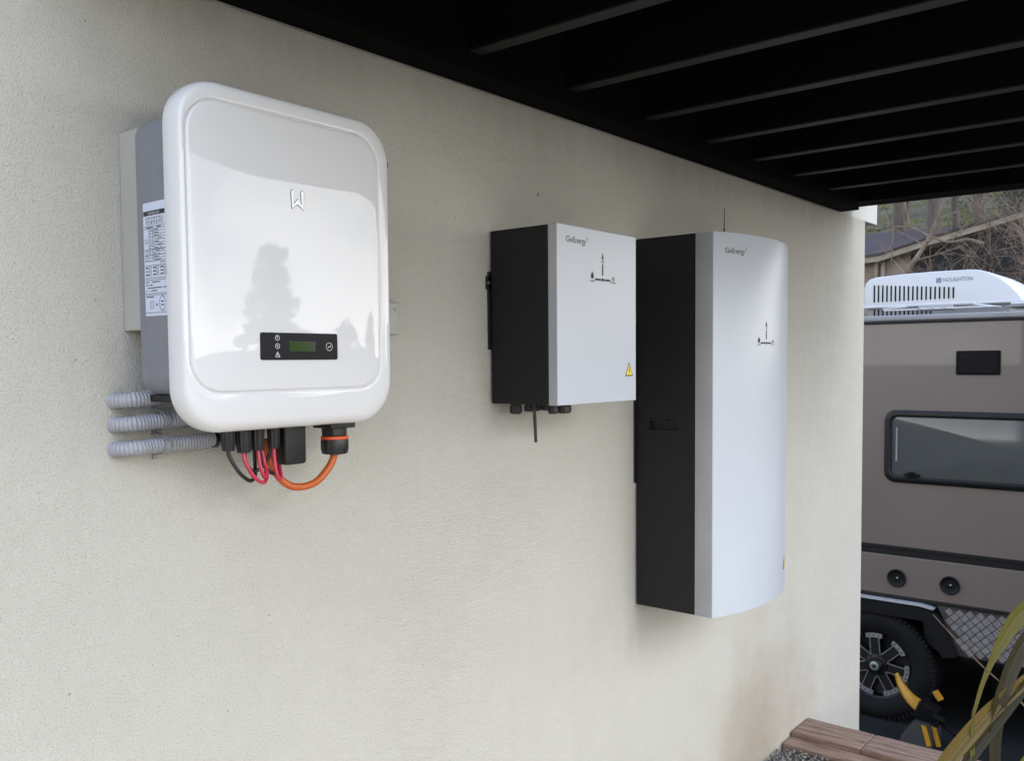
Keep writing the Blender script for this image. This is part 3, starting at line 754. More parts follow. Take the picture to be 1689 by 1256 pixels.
bm = B(); box(bm, bx0-.008, bx0+.02, -.0055, -.001, -.345, .10, bev=.0005); obj('wall_bracket', bm, MT['black_plastic'], Bt)
bm = B(); tube(bm, [(2.631, -.05, bz1-.002), (2.631, -.05, .40), (2.632, -.05, .469)], [.0016, .0016, .001], 8)
cyl(bm, (2.631, -.05, bz1), (2.631, -.05, .405), .0022, .0026, 8); obj('antenna', bm, MT['cable_black'], Bt, smooth=True)
YB = CORY-.0004
brand(Bt, 2.222, .279, YB, .074, .0205, bow)
icons(Bt, 2.405, .043, YB, 1.0, bow)
warn(Bt, 2.590, -.612, YB-.0008, .036, bow)

# ------------------------------------------------------------------ planter sleepers
for (x0, x1, y0, y1, z0, z1, lb) in ((3.300, 3.470, -.262, -.004, -1.495, -1.420, 'short brown timber sleeper butting the cream wall on top of the planter edge'),
                                 (3.300, 3.470, -4.2, -.2645, -1.495, -1.4205, 'long weathered brown top sleeper of the planter edge beside the strap leaves'),
                                 (3.217, 3.2975, -4.2, -.004, -1.60, -1.438, 'narrow weathered sleeper on edge between gravel and the wide top sleeper'),
                                 (3.215, 3.465, -4.2, -.004, -1.80, -1.6015, 'hidden brown sleeper second from top of the planter wall'),
                                 (3.215, 3.465, -4.2, -.004, -2.02, -1.8015, 'hidden brown sleeper third from top of the planter wall'),
                                 (3.215, 3.465, -4.2, -.004, -2.50, -2.0215, 'hidden thick brown sleeper at the foot of the planter wall')):
    bm = B(); box(bm, x0, x1, y0, y1, z0, z1, bev=.004, seg=2)
    long_ = [e for e in bm.edges if abs(e.verts[0].co.y-e.verts[1].co.y) > .15]
    bmesh.ops.subdivide_edges(bm, edges=long_, cuts=int(min(90, max(14, (y1-y0)*45))), use_grid_fill=True)
    for v in bm.verts:
        q = v.co*1.0; nv = mnoise.noise_vector(Vector((q.x*9, q.y*14, q.z*9)))
        v.co.x += nv.x*.0035; v.co.z += nv.z*.0030
    o = obj('timber_sleeper', bm, MT['timber'], smooth=False, loc=((x0+x1)/2, y1, z0)); tag(o, lb, 'sleeper', 'timber sleepers of the planter edge')
bm = B(); box(bm, 3.31, 3.4647, -4.2, -.004, -1.6, -1.4965)
o = obj('timber_sleeper', bm, MT['timber'], loc=(3.38, -.004, -1.6)); tag(o, 'hidden packing sleeper right under the wide top sleeper', 'sleeper', 'timber sleepers of the planter edge')

# ------------------------------------------------------------------ strap-leaf plant
def leaf(pts, widths, normal, m, fold=.35, twist=0):
    P = catmull(pts, 8); bm = B(); rows = []; n = len(P); wl = []
    uv = bm.loops.layers.uv.new('UVMap')
    for i, p in enumerate(P):
        t = (P[min(i+1, n-1)]-P[max(i-1, 0)]).normalized(); k = i/(n-1)*(len(widths)-1); j = min(int(k), len(widths)-2)
        wd = lerp(widths[j], widths[j+1], k-j)
        nn = Vector(normal); nn = (nn-t*nn.dot(t)).normalized(); s = t.cross(nn)
        R = Matrix.Rotation(twist*i/(n-1), 3, t); s = R @ s; nn = R @ nn
        row = []
        for a in (-1, -.66, -.33, 0, .33, .66, 1):
            row.append(bm.verts.new(p+s*wd*.5*a+nn*(abs(a)*wd*.5*fold)))
        rows.append(row)
    for i in range(n-1):
        for k in range(6):
            f_ = bm.faces.new((rows[i][k], rows[i][k+1], rows[i+1][k+1], rows[i+1][k]))
            for lp, (a, b) in zip(f_.loops, ((k, i), (k+1, i), (k+1, i+1), (k, i+1))): lp[uv].uv = (a/6, b/n)
    bmesh.ops.solidify(bm, geom=list(bm.faces), thickness=.0008)
    return bm
Pl = thing('flax_plant', 'broad olive and yellow strap leaves rising at the bottom right corner', 'plant', (2.95, -.85, -1.5))
camp = (-.75, -.6, .25)
LV = [
 ([(2.82, -.66, -1.50), (2.815, -.635, -1.33), (2.828, -.640, -1.25), (2.853, -.664, -1.190), (2.895, -.708, -1.118), (2.933, -.750, -1.056), (2.971, -.792, -1.006), (3.013, -.839, -.952), (3.04, -.868, -.905), (3.07, -.90, -.87)], [.028, .036, .044, .052, .054, .050, .044, .036, .024, .006], 'flax', .30, .2),
 ([(2.86, -.71, -1.50), (2.868, -.69, -1.30), (2.885, -.704, -1.21), (2.919, -.742, -1.135), (2.958, -.785, -1.062), (2.993, -.822, -1.0), (3.025, -.856, -.945), (3.07, -.90, -.88)], [.028, .036, .036, .034, .032, .028, .022, .006], 'flax_dark', .5, 0),
 ([(2.90, -.76, -1.50), (2.897, -.725, -1.22), (2.904, -.720, -1.072), (2.913, -.726, -1.027), (2.930, -.738, -.965), (2.947, -.755, -.906), (2.968, -.775, -.847), (2.996, -.802, -.783), (3.03, -.838, -.730), (3.06, -.87, -.69)], [.020, .016, .010, .012, .015, .020, .040, .058, .050, .006], 'flax_green', .35, .35),
 ([(2.95, -.80, -1.50), (2.945, -.77, -1.20), (2.956, -.778, -1.03), (2.970, -.79, -.966), (2.989, -.806, -.904), (3.009, -.826, -.848), (3.034, -.851, -.80), (3.07, -.89, -.76)], [.022, .034, .040, .045, .050, .048, .036, .006], 'flax_dark', .4, .2),
 ([(2.93, -.84, -1.50), (2.98, -.83, -1.23), (3.02, -.87, -1.17), (3.08, -.94, -1.14), (3.15, -1.04, -1.15)], [.016, .020, .020, .016, .004], 'flax_green', .4, .3),
 ([(2.9, -.9, -1.50), (2.93, -1.0, -1.2), (2.97, -1.12, -.95), (3.05, -1.25, -.75)], [.025, .040, .030, .006], 'flax', .4, .3),
 ([(2.85, -.9, -1.50), (2.80, -1.02, -1.25), (2.78, -1.2, -1.05), (2.76, -1.4, -.95)], [.025, .040, .030, .006], 'flax_dark', .4, .3),
]
for pts, wd, m, fo, tw in LV:
    obj('leaf', leaf(pts, wd, camp, None, fo, tw), MT[m], Pl, smooth=True)
bm = B(); tube(bm, catmull([(3.10, -.95, -1.35), (3.04, -.88, -1.12), (3.005, -.836, -1.034), (2.973, -.792, -.977), (2.932, -.737, -.915), (2.886, -.674, -.835), (2.846, -.62, -.761)], 8), [.0032-.00004*k for k in range(49)], 6)
o = obj('dry_stalk', bm, MT['twig'], smooth=True, loc=(3.1, -.95, -1.35)); tag(o, 'thin dry bare stalk slanting across the checker plate behind the strap leaves', 'stalk')

# ------------------------------------------------------------------ caravan
XC = 6.386
Cv = thing('caravan', 'taupe off-road caravan with black window and roof air conditioner parked beyond the wall end', 'caravan', (7.4, .2, -2.5))
Y0, Y1 = -3.6, 3.4
bm = B(); box(bm, XC, 8.65, Y0, Y1, -1.285, .228, bev=.004); obj('body', bm, MT['taupe'], Cv)
bm = B(); box(bm, XC+.012, 8.64, Y0+.01, Y1-.01, -1.345, -1.2855, bev=.001); box(bm, XC-.008, XC+.02, Y0, Y1, -1.299, -1.276, bev=.003); obj('side_band', bm, MT['gloss_black'], Cv)
bm = B(); box(bm, XC+.002, 8.64, Y0, Y1, -1.618, -1.3455, bev=.004); obj('lower_body', bm, MT['taupe'], Cv)
bm = B(); box(bm, XC-.012, XC+.03, Y0, Y1, .229, .243, bev=.002); obj('roof_seal', bm, MT['gloss_black'], Cv)
bm = B(); box(bm, XC-.004, 8.66, Y0, Y1, .2435, .283, bev=.012, seg=3); obj('roof', bm, MT['trim_white'], Cv)
bm = B(); box(bm, XC-.010, XC+.03, Y0, Y1, -1.640, -1.6185, bev=.003); obj('lower_trim', bm, MT['gloss_black'], Cv)
def FX(x): return lambda p, d: Vector((x-d, p[0], p[1]))
# vent
bm = B(); L = rrect(-.086, .171, -.115, .040, .008, 3); loft(bm, [[(XC+.002, a, b) for a, b in L], [(XC-.010, a, b) for a, b in L], [(XC-.012, a, b) for a, b in rrect(-.083, .168, -.112, .037, .008, 3)]], False, True); fixn(bm)
vt = obj('wall_vent', bm, MT['chassis'], Cv)
bm = B()
for k in range(9):
    z = .024-k*.0145
    box(bm, XC-.0145, XC-.0118, -.068, .152, z-.002, z+.002)
obj('louvre', bm, MT['panel_black'], vt)
# window
wy1, wy0, wz1, wz0 = .612, -1.05, -.352, -.842
bm = B(); rr1 = rrect(wy0, wy1, wz0, wz1, .075, 8); rr2 = rrect(wy0+.008, wy1-.008, wz0+.008, wz1-.008, .068, 8); rr3 = rrect(wy0+.034, wy1-.034, wz0+.034, wz1-.034, .05, 8)
rr4 = rrect(wy0+.040, wy1-.040, wz0+.040, wz1-.040, .046, 8); rr5 = rrect(wy0+.048, wy1-.048, wz0+.048, wz1-.048, .04, 8)
loft(bm, [[(XC+.003, a, b) for a, b in rr1], [(XC-.012, a, b) for a, b in rr1], [(XC-.018, a, b) for a, b in rr2], [(XC-.018, a, b) for a, b in rr3], [(XC-.011, a, b) for a, b in rr4], [(XC-.010, a, b) for a, b in rr5], [(XC-.002, a, b) for a, b in rr5]]); fixn(bm)
wn = obj('window', bm, MT['gloss_black'], Cv, smooth=True)
bm = B(); ps = []
q = rrect(wy0+.047, wy1-.047, wz0+.047, wz1-.047, .04, 8); cy_, cz_ = (wy0+wy1)/2, (wz0+wz1)/2
loft(bm, [[(XC-.004-.012*(1-s*s), cy_+(a-cy_)*s, cz_+(b-cz_)*s) for a, b in q] for s in (1, .96, .9, .8, .6, .4, .2, .02)], False, True); fixn(bm)
obj('pane', bm, MT['tint'], wn, smooth=True)
bm = B(); box(bm, XC-.014, XC-.006, .527, .537, -.70, -.47, bev=.002); obj('inner_stay', bm, MT['trim_white'], wn)
bm = B()
for yy in (.43,): box(bm, XC-.022, XC-.010, yy-.05, yy+.05, -.795, -.778, bev=.004); box(bm, XC-.026, XC-.012, yy-.02, yy+.025, -.80, -.765, bev=.004)
obj('window_catch', bm, MT['chassis'], wn)
# side speakers
for yy in (.522, .186):
    bm = B(); lathe(bm, [(.060, .002), (.062, -.008), (.056, -.016), (.046, -.010), (.040, -.004), (.02, -.002)], (XC, yy, -1.497), 'x', 32); sp = obj('speaker', bm, MT['speaker_black'], Cv, smooth=True)
    bm = B(); lathe(bm, [(.017, 0), (.013, -.010), (.004, -.014)], (XC-.001, yy, -1.497), 'x', 20); obj('dome', bm, MT['speaker_black'], sp, smooth=True)
    bm = B(); lathe(bm, [(.006, 0), (.003, -.003)], (XC-.013, yy-.006, -1.492), 'x', 12); obj('stud', bm, MT['clip'], sp, smooth=True)
# wheel arch
WY = .647; WZ = -2.115
def arch(bm, off, x0, x1, th):
    path = [(2.2, -1.662), (.37, -1.662), (.30, -1.675), (.235, -1.72), (.195, -1.80), (.13, -1.955)]
    path = [(a+ (0 if i < 1 else -off), b-off*.2) for i, (a, b) in enumerate(path)]
    up = [(a, b) for a, b in path]; lo = []
    for i, (a, b) in enumerate(path):
        a0, b0 = path[max(i-1, 0)]; a1, b1 = path[min(i+1, len(path)-1)]
        t = Vector((a1-a0, b1-b0)).normalized(); n = Vector((-t.y, t.x)); 
        if n.y > 0 or n.x < 0 and i > 2: pass
        lo.append((a+ (th if i > 2 else 0) - (0), b-(th if i < 4 else .02)))
    prism(bm, up+list(reversed(lo)), lambda p: Vector((x0, p[0], p[1])), lambda p: Vector((x1, p[0], p[1])))
bm = B(); arch(bm, 0, XC-.055, XC+.03, .085); obj('wheel_arch', bm, MT['rubber'], Cv, label='black flared wheel arch')
bm = B()
prism(bm, [Vector(q) for q in ((2.2, -1.641), (.36, -1.641), (.285, -1.655), (.275, -1.664), (.36, -1.652), (2.2, -1.652))], lambda p: Vector((XC-.058, p[0], p[1])), lambda p: Vector((XC+.03, p[0], p[1]))); obj('arch_lip', bm, MT['clip'], Cv)
bm = B(); box(bm, XC+.28, 8.6, Y0, Y1, -2.10, -1.619); box(bm, XC+.03, XC+.28, .20, 2.2, -1.74, -1.65); box(bm, XC+.031, XC+.28, -3.2, .128, -2.0, -1.966); box(bm, XC+.35, 8.5, -.4, .0, -2.3, -2.1); obj('chassis', bm, MT['chassis'], Cv)
bm = B()
prism(bm, [Vector(q) for q in ((.36, -1.75), (.22, -1.83), (.16, -1.95), (.26, -1.96), (.34, -1.9))], lambda p: Vector((XC+.02, p[0], p[1])), lambda p: Vector((XC+.028, p[0], p[1]))); obj('mud_guard', bm, MT['panel_black'], Cv)
# checker plate
bm = B(); prism(bm, [Vector(q) for q in ((.27, -1.641), (.235, -1.70), (.200, -1.80), (.128, -1.955), (-1.7, -1.955), (-1.7, -1.641))], lambda p: Vector((XC+.004, p[0], p[1])), lambda p: Vector((XC+.03, p[0], p[1])))
ck = obj('checker_plate', bm, MT['alu_plate'], Cv)
bm = B(); pit = .0445
for i in range(-40, 42):
    for j in range(-40, 42):
        u = i*pit; v = j*pit
        y = (u-v)*.7071+.0; z = (u+v)*.7071-1.80
        if not (-1.0 < y < .23 and -1.935 < z < -1.655): continue
        if y > .25+(z+1.66)*.42-.022: continue
        d = Vector((.7071, .7071)) if (i+j) % 2 else Vector((.7071, -.7071))
        nrm = Vector((-d.y, d.x))
        for k in (-2, -1, 0, 1, 2):
            c = Vector((y, z))+nrm*k*.0082
            a, b = c-d*.0185, c+d*.0185; h = nrm*.0036; h2 = nrm*.0006
            x0_, x1_ = XC+.0045, XC-.0008
            vv = [bm.verts.new(q) for q in ((x0_, *(a-h)), (x0_, *(b-h)), (x0_, *(b+h)), (x0_, *(a+h)), (x1_, *(a-h2+d*.002)), (x1_, *(b-h2-d*.002)), (x1_, *(b+h2-d*.002)), (x1_, *(a+h2+d*.002)))]
            for q in ((4, 5, 6, 7), (0, 1, 5, 4), (1, 2, 6, 5), (2, 3, 7, 6), (3, 0, 4, 7)): bm.faces.new([vv[w_] for w_ in q])
fixn(bm); obj('raised_pads', bm, MT['alu_pad'], ck)
bm = B(); box(bm, XC+.001, XC+.031, -1.7, .12, -1.972, -1.9555, bev=.001)
for yy in (.08, -.12): cyl(bm, (XC+.0, yy, -1.964), (XC-.004, yy, -1.964), .006, n=8)
obj('plate_edge', bm, MT['chassis'], Cv)
# wheels
def wheel(wx, wy, side):
    wl = B(); TR, TW = .385, .24
    x0 = wx
    pr_ = [(.235, .0), (.245, -.006), (.29, -.022), (.335, -.020), (.362, -.008), (.374, .012), (TR, .030), (TR, TW-.03), (.36, TW), (.25, TW-.01), (.235, TW-.02)]
    lathe(wl, pr_, (x0, wy, WZ), 'x', 72, cap0=False)
    for k in range(72):
        a = 2*math.pi*k/72
        R = Matrix.Rotation(a, 3, 'X')
        vsx = box(wl, -.010, .04, -.011, .011, .352, .388, bev=.003, seg=1)
        for v in {v for v in wl.verts if v in set(vsx)}: v.co = R @ v.co + Vector((x0+.004, wy, WZ))
    w_ = obj('wheel', wl, MT['rubber'], Cv, smooth=True)
    bm = B(); lathe(bm, [(.232, -.004), (.236, .002), (.222, .012), (.215, .06), (.05, .075)], (x0, wy, WZ), 'x', 60, cap0=False); obj('rim', bm, MT['gloss_black'], w_, smooth=True)
    bm = B(); bl = B()
    fx = lambda p, d: Vector((x0+.010-d, wy+p[0], WZ+p[1]))
    for k in range(7):
        a = rad(180+8+k*360/7); c, s = math.cos(a), math.sin(a)
        def rt(u, v): return Vector((u*c-v*s, u*s+v*c))
        prism(bl, [rt(.05, -.030), rt(.205, -.030), rt(.205, .030), rt(.05, .030)], lambda p: fx(p, -.03), lambda p: fx(p, .0))
        for sg in (-1, 1): 
            seg2(bm, rt(.066, sg*.031), rt(.192, sg*.030), .0048, fx, -.01, .002)
            seg2(bm, rt(.190, sg*.030), rt(.190, sg*.050), .006, fx, -.01, .003)
        hw = math.asin(.056/.21)
        pts = [rt(.218*math.cos(t), .218*math.sin(t)) for t in [hw*(q/4-1) for q in range(9)]]
        pin = [rt(.188*math.cos(t), .188*math.sin(t)) for t in [hw*(q/4-1) for q in range(9)]]
        prism(bm, pts+list(reversed(pin)), lambda p: fx(p, -.01), lambda p: fx(p, .004))
        for sg in (-.6, 0, .6):
            disc2(bl, rt(.203*math.cos(hw*sg), .203*math.sin(hw*sg)), .0055, fx, d=.0046)
        ang = a+math.pi/7
        cyl(bl, (x0+.012, wy+.062*math.cos(ang), WZ+.062*math.sin(ang)), (x0-.004, wy+.062*math.cos(ang), WZ+.062*math.sin(ang)), .010, .008, 8)
    lathe(bl, [(.078, .012), (.074, .0), (.05, -.006), (.046, -.022), (.04, -.03)], (x0, wy, WZ), 'x', 32)
    obj('spokes', bl, MT['gloss_black'], w_); obj('machined_edges', bm, MT['rim_silver'], w_)
    bm = B(); lathe(bm, [(.031, -.029), (.030, -.036), (.022, -.039)], (x0, wy, WZ), 'x', 28); obj('hub_cap', bm, MT['cap'], w_, smooth=True)
    bm = B(); prism(bm, [Vector(q) for q in ((-.018, -.004), (-.002, .016), (.004, .006), (.018, .008), (.002, -.016))], lambda p: Vector((x0-.0395, wy+p[0], WZ+p[1])), lambda p: Vector((x0-.0400, wy+p[0], WZ+p[1]))); obj('hub_emblem', bm, MT['chassis'], w_)
wheel(XC-.02, WY, 1); wheel(XC-.02, WY+.90, 1)
# roof air conditioner
def acprof():
    top = [(.885, .50), (.872, .538), (.845, .562), (.80, .575), (.70, .582), (.572, .588), (.40, .592), (.183, .590), (.13, .585), (.07, .565), (.0, .525), (-.06, .470), (-.105, .420), (-.130, .385), (-.133, .368)]
    bot = [(-.10, .358), (.4, .352), (.86, .352), (.885, .375)]
    return top+bot
pf = acprof(); cyy, czz = .38, .40
bm = B(); loops = []
for t, x in ((.90, 6.742), (.97, 6.747), (1.0, 6.762), (1.0, 7.50), (.96, 7.54), (.8, 7.57)):
    loops.append([(x, cyy+(a-cyy)*lerp(1, t, .35), czz+(b-czz)*t if b > .40 else b) for a, b in pf])
# outward sweep of near face towards its foot, as the cover is tapered
for L in loops[:1]:
    pass
loft(bm, loops, True, True); fixn(bm)
ac = obj('air_conditioner', bm, MT['ac_white'], Cv, smooth=True)
bm = B()
for k in range(19):
    y = .808-k*.0292
    zt = lerp(.520, .478, k/18); zb = lerp(.395, .400, k/18)
    L = rrect(y-.0052, y+.0052, zb, zt, .005, 3); loft(bm, [[(6.7436, a, b) for a, b in L], [(6.7395, a, b) for a, b in L]], False, True)
fixn(bm); obj('grille_slots', bm, MT['chassis'], ac)
bm = B(); box(bm, 6.715, 7.52, -.15, .895, .352, .372, bev=.008, seg=3); obj('base_flange', bm, MT['ac_white'], ac)
bm = B(); box(bm, 6.75, 7.48, -.06, .86, .282, .3518)
for k in range(12):
    pass
obj('base_plinth', bm, MT['trim_white'], ac)
bm = B()
for k in range(14):
    y = .808-k*.0292; box(bm, 6.7475, 6.7505, y-.005, y+.005, .292, .342)
obj('grille_reflection_bars', bm, MT['chassis'], ac)  # dark bars built in for the grille's reflection in the roof
bm = B(); b1 = text_bm('HOUGHTON', .028, width=.185); merge(bm, b1, lambda c: Vector((6.7405, .352-c.x, .5165+c.y*1.35)))
for q in range(4):
    box(bm, 6.7402, 6.7412, .360+q*.009, .3655+q*.009, .511, .545)
obj('maker_lettering', bm, mat('blue_grey_print', (.07, .09, .19), .6), ac)
# folded roof aerial
bm = B()
box(bm, 6.50, 6.54, .10, .52, .345, .358, bev=.003); box(bm, 6.47, 6.50, -.02, .66, .318, .328, bev=.002)
tube(bm, [(6.52, .68, .335), (6.52, .40, .352), (6.52, .12, .345), (6.5, -.06, .318)], [.004, .010, .009, .004], 8)
obj('folded_aerial', bm, MT['ac_white'], Cv)
bm = B(); box(bm, 6.49, 6.56, .22, .44, .312, .3445, bev=.004)
for y in (.43, .35, .27): cyl(bm, (6.48, y, .322), (6.46, y, .322), .008, n=10)
obj('aerial_hinge', bm, MT['clip'], Cv)
bm = B(); box(bm, 6.46, 6.60, -.75, -.12, .325, .345, bev=.008); obj('roof_hatch', bm, MT['ac_white'], Cv)
bm = B(); box(bm, 6.44, 6.72, -.40, -.10, .312, .322, bev=.002); obj('hatch_base', bm, MT['trim_white'], Cv)

# ------------------------------------------------------------------ wheel clamp
Ck = thing('wheel_clamp', 'yellow and black wheel clamp leaning against the caravan tyre on the asphalt', 'wheel clamp', (6.15, .3, -2.5))
bm = B()
A0 = catmull([(6.24, .474, -2.105), (6.20, .43, -2.165), (6.16, .36, -2.225), (6.14, .282, -2.265)], 5)
rows = []
for i, p in enumerate(A0):
    k = i/(len(A0)-1); h = lerp(.010, .040, k); tdir = (A0[min(i+1, len(A0)-1)]-A0[max(0, i-1)]).normalized(); nn = Vector((-1, 0, 0)); s = tdir.cross(nn).normalized()
    rows.append([bm.verts.new(q) for q in (p+s*h-Vector((.012, 0, 0)), p+s*h*.8, p-s*h*.8, p-s*h-Vector((.012, 0, 0)), p-s*h*1.1+Vector((.01, 0, 0)), p+s*h*1.1+Vector((.01, 0, 0)))])
for a, b in zip(rows, rows[1:]):
    for k in range(6): bm.faces.new((a[k], a[(k+1) % 6], b[(k+1) % 6], b[k]))
bm.faces.new(rows[0]); bm.faces.new(rows[-1]); fixn(bm)
obj('arm', bm, MT['chock_yellow'], Ck)
bm = B(); prism(bm, [Vector(q) for q in ((.395, -2.497), (.385, -2.44), (.315, -2.335), (.215, -2.335), (.195, -2.44), (.200, -2.497))], lambda p: Vector((6.06, p[0], p[1])), lambda p: Vector((6.24, p[0]-.01, p[1])))
ba = obj('base', bm, mat('dark_grey_painted_steel', (.020, .020, .021), .5), Ck)
bm = B()
for a in (.245, .195):
    prism(bm, [Vector(q) for q in ((a+.018, -2.345), (a-.012, -2.345), (a-.045, -2.465), (a-.018, -2.475))], lambda p: Vector((6.052-(.245-a)*-.6, p[0], p[1])), lambda p: Vector((6.0585+(.245-a)*.6, p[0], p[1])))
obj('warning_stripes', bm, MT['chock_yellow'], ba)
bm = B(); box(bm, 6.10, 6.20, .185, .315, -2.345, -2.225, bev=.015, seg=2, rot=Matrix.Rotation(.35, 3, 'X')); cyl(bm, (6.08, .20, -2.28), (6.08, .13, -2.30), .028, .024, 14); cyl(bm, (6.1, .175, -2.31), (6.12, .03, -2.42), .010, n=8); cyl(bm, (6.05, .175, -2.33), (6.05, .175, -2.30), .02, n=12)
obj('lock_housing', bm, MT['chassis'], Ck)
bm = B(); box(bm, 6.22, 6.240, .190, .228, -2.225, -2.160, bev=.003, rot=Matrix.Rotation(-.6, 3, 'X')); obj('rear_arm', bm, MT['chock_yellow'], Ck)
for (x, y, lb) in ((5.91, .30, 'tiny pale fallen petal on the asphalt just below the wheel clamp'), (5.78, -.02, 'tiny pale fallen petal on the asphalt farther right, near the strap leaves')):
    bm = B(); stone(bm, (x, y, -2.483), .012)
    for v in bm.verts: v.co.z = -2.483+(v.co.z+2.483)*.4
    o = obj('fallen_petal', bm, MT['petal'], loc=(x, y, -2.488)); tag(o, lb, 'petal', 'pale petals on the asphalt')
bm = B(); box(bm, 7.3, 9.0, -6.0, -.02, -2.50, -2.30, bev=.01); o = obj('concrete_kerb', bm, MT['concrete'], loc=(7.5, -.1, -2.5)); tag(o, 'pale grey concrete slab edge low behind the caravan, right of the wheel', 'kerb')

# ------------------------------------------------------------------ neighbouring house
H = thing('neighbour_house', 'beige gabled house with grey roof and dark garage opening on the hillside', 'house', (14.3, 2.5, 0))
HX = 14.0
bm = B()
def fxx(x): return lambda p: Vector((x, p[0], p[1]))
prism(bm, [Vector(q) for q in ((6.0, -.4), (6.0, 1.30), (3.15, 1.43), (1.0, 1.95), (-.4, 2.28), (-3.4, 1.6), (-3.4, -.4))], fxx(HX+.10), fxx(HX+.25))
obj('wall', bm, MT['house_wall'], H)
bm = B(); prism(bm, [Vector(q) for q in ((2.64, -.3), (2.64, 1.50), (1.62, 1.74), (.4, 2.02), (-.3, 2.0), (-.3, -.3))], fxx(HX+.06), fxx(HX+.099)); obj('garage_opening', bm, MT['house_dark'], H)
bm = B()
pb = [(6.0, 1.44), (3.26, 1.49), (3.05, 1.50), (2.37, 1.675), (1.66, 1.83), (-.4, 2.33), (-3.8, 1.5)]
prism(bm, [Vector(q) for q in pb+[(a, b-.085) for a, b in reversed(pb)]], fxx(HX-.12), fxx(HX-.04)); obj('barge_board', bm, MT['barge'], H)
bm = B()
prism(bm, [Vector(q) for q in [(a, b+.03) for a, b in pb]+[(a, b+.002) for a, b in reversed(pb)]], fxx(HX-.15), fxx(HX+5)); obj('roof', bm, MT['roof_grey'], H)
for z in [k*.12 for k in range(-2, 11)]:
    pass
bm = B()
for z in [.1+.14*k for k in range(9)]: box(bm, HX+.085, HX+.1005, 2.645, 6.0, z, z+.008)
for y in (3.02, 3.12): box(bm, HX+.02, HX+.07, y-.025, y+.025, -.3, 1.42)
obj('downpipe', bm, MT['barge'], H)
H2 = thing('shed', 'low grey roofed shed partly hidden behind the gabled house', 'shed', (17, 4, 1))
bm = B()
quadp = [(16.2, 2.9, 1.80), (16.2, 7, 1.72), (19.5, 7, 2.58), (19.5, 2.9, 2.56)]
for d in (0, -.05): pass
vv = [bm.verts.new(p) for p in quadp]+[bm.verts.new((a, b, c-.06)) for a, b, c in quadp]
for q in ((0, 1, 2, 3), (7, 6, 5, 4), (0, 4, 5, 1), (1, 5, 6, 2), (2, 6, 7, 3), (3, 7, 4, 0)): bm.faces.new([vv[k] for k in q])
fixn(bm); obj('roof', bm, MT['roof_grey'], H2)
bm = B(); box(bm, 16.5, 19.3, 3.1, 6.9, .2, 1.73); obj('wall', bm, MT['house_wall'], H2)

# ------------------------------------------------------------------ trees and bare shrub
def branchy(bm, p, d, L, r, lev, maxlev, rnd, n=5, curl=.35, kids=(3, 4), shrink=.62, grav=0.0):
    pts = [p]; q = Vector(p); dd = Vector(d).normalized(); k = 5
    for i in range(k):
        dd = (dd+Vector((rnd.uniform(-1, 1), rnd.uniform(-1, 1), rnd.uniform(-1, 1)))*curl*.5+Vector((0, 0, -grav))).normalized()
        q = q+dd*L/k; pts.append(q.copy())
    rr_ = [r*(1-.6*i/k) for i in range(k+1)]
    tube(bm, pts, rr_, n, cap=lev == 0)
    if lev < maxlev:
        for c in range(rnd.randint(*kids)):
            i = rnd.randint(1, k); b = pts[i]
            nd = ((pts[i]-pts[i-1]).normalized()+Vector((rnd.uniform(-1, 1), rnd.uniform(-1, 1), rnd.uniform(-.7, 1)))*.9).normalized()
            branchy(bm, b, nd, L*shrink*rnd.uniform(.7, 1.2), rr_[i]*.7, lev+1, maxlev, rnd, 4 if lev < 1 else 3, curl*1.15, kids, shrink, grav)
def needles(bm, c, R, cnt, rnd, s=.09):
    for _ in range(cnt):
        u = Vector((rnd.gauss(0, 1), rnd.gauss(0, 1), rnd.gauss(0, .8))); u = u.normalized()*rnd.random()**.4
        p = Vector(c)+Vector((u.x*R[0], u.y*R[1], u.z*R[2]))
        a = Vector((rnd.uniform(-1, 1), rnd.uniform(-1, 1), rnd.uniform(-1, 1))).normalized()*s*rnd.uniform(.6, 1.5)
        b = a.orthogonal().normalized()*s*.45
        bm.faces.new([bm.verts.new(p-a), bm.verts.new(p+b), bm.verts.new(p+a), bm.verts.new(p-b)])
def tree(x, y, r, h, lean, label, crown_z, crown=True, seed=1, cat='tree', low=False):
    rnd = random.Random(seed); z0 = gz(x, y)-.2
    t = thing('hillside_tree', label, cat, (x, y, z0), 'trees on the hillside')
    bm = B(); P = [Vector((x+lean[0]*k/6*h+rnd.uniform(-.05, .05), y+lean[1]*k/6*h+rnd.uniform(-.05, .05), z0+h*k/6)) for k in range(7)]
    tube(bm, catmull(P, 3), [r*(1.25 if k == 0 else 1)*(1-.75*k/18) for k in range(19)], 10)
    for k in range(12):
        i = rnd.randint(2, 6); b = P[i]
        branchy(bm, b, (rnd.uniform(-1, 1), rnd.uniform(-1, 1), rnd.uniform(-.1, .5)), h*.16, r*.22, 1, 2, rnd, 4)
    obj('trunk', bm, MT['bark'], t, smooth=True)
    if crown:
        bm = B()
        for k in range(16):
            a = rnd.uniform(0, 6.3); hz = rnd.uniform(crown_z, 1.0); rr_ = (1.08-hz)*h*.34
            needles(bm, (x+lean[0]*h*hz+math.cos(a)*rr_*.7, y+lean[1]*h*hz+math.sin(a)*rr_*.7, z0+h*hz), (rr_*.7, rr_*.7, h*.05), 260, rnd, .10)
        obj('crown', bm, MT['needle'], t)
    return t
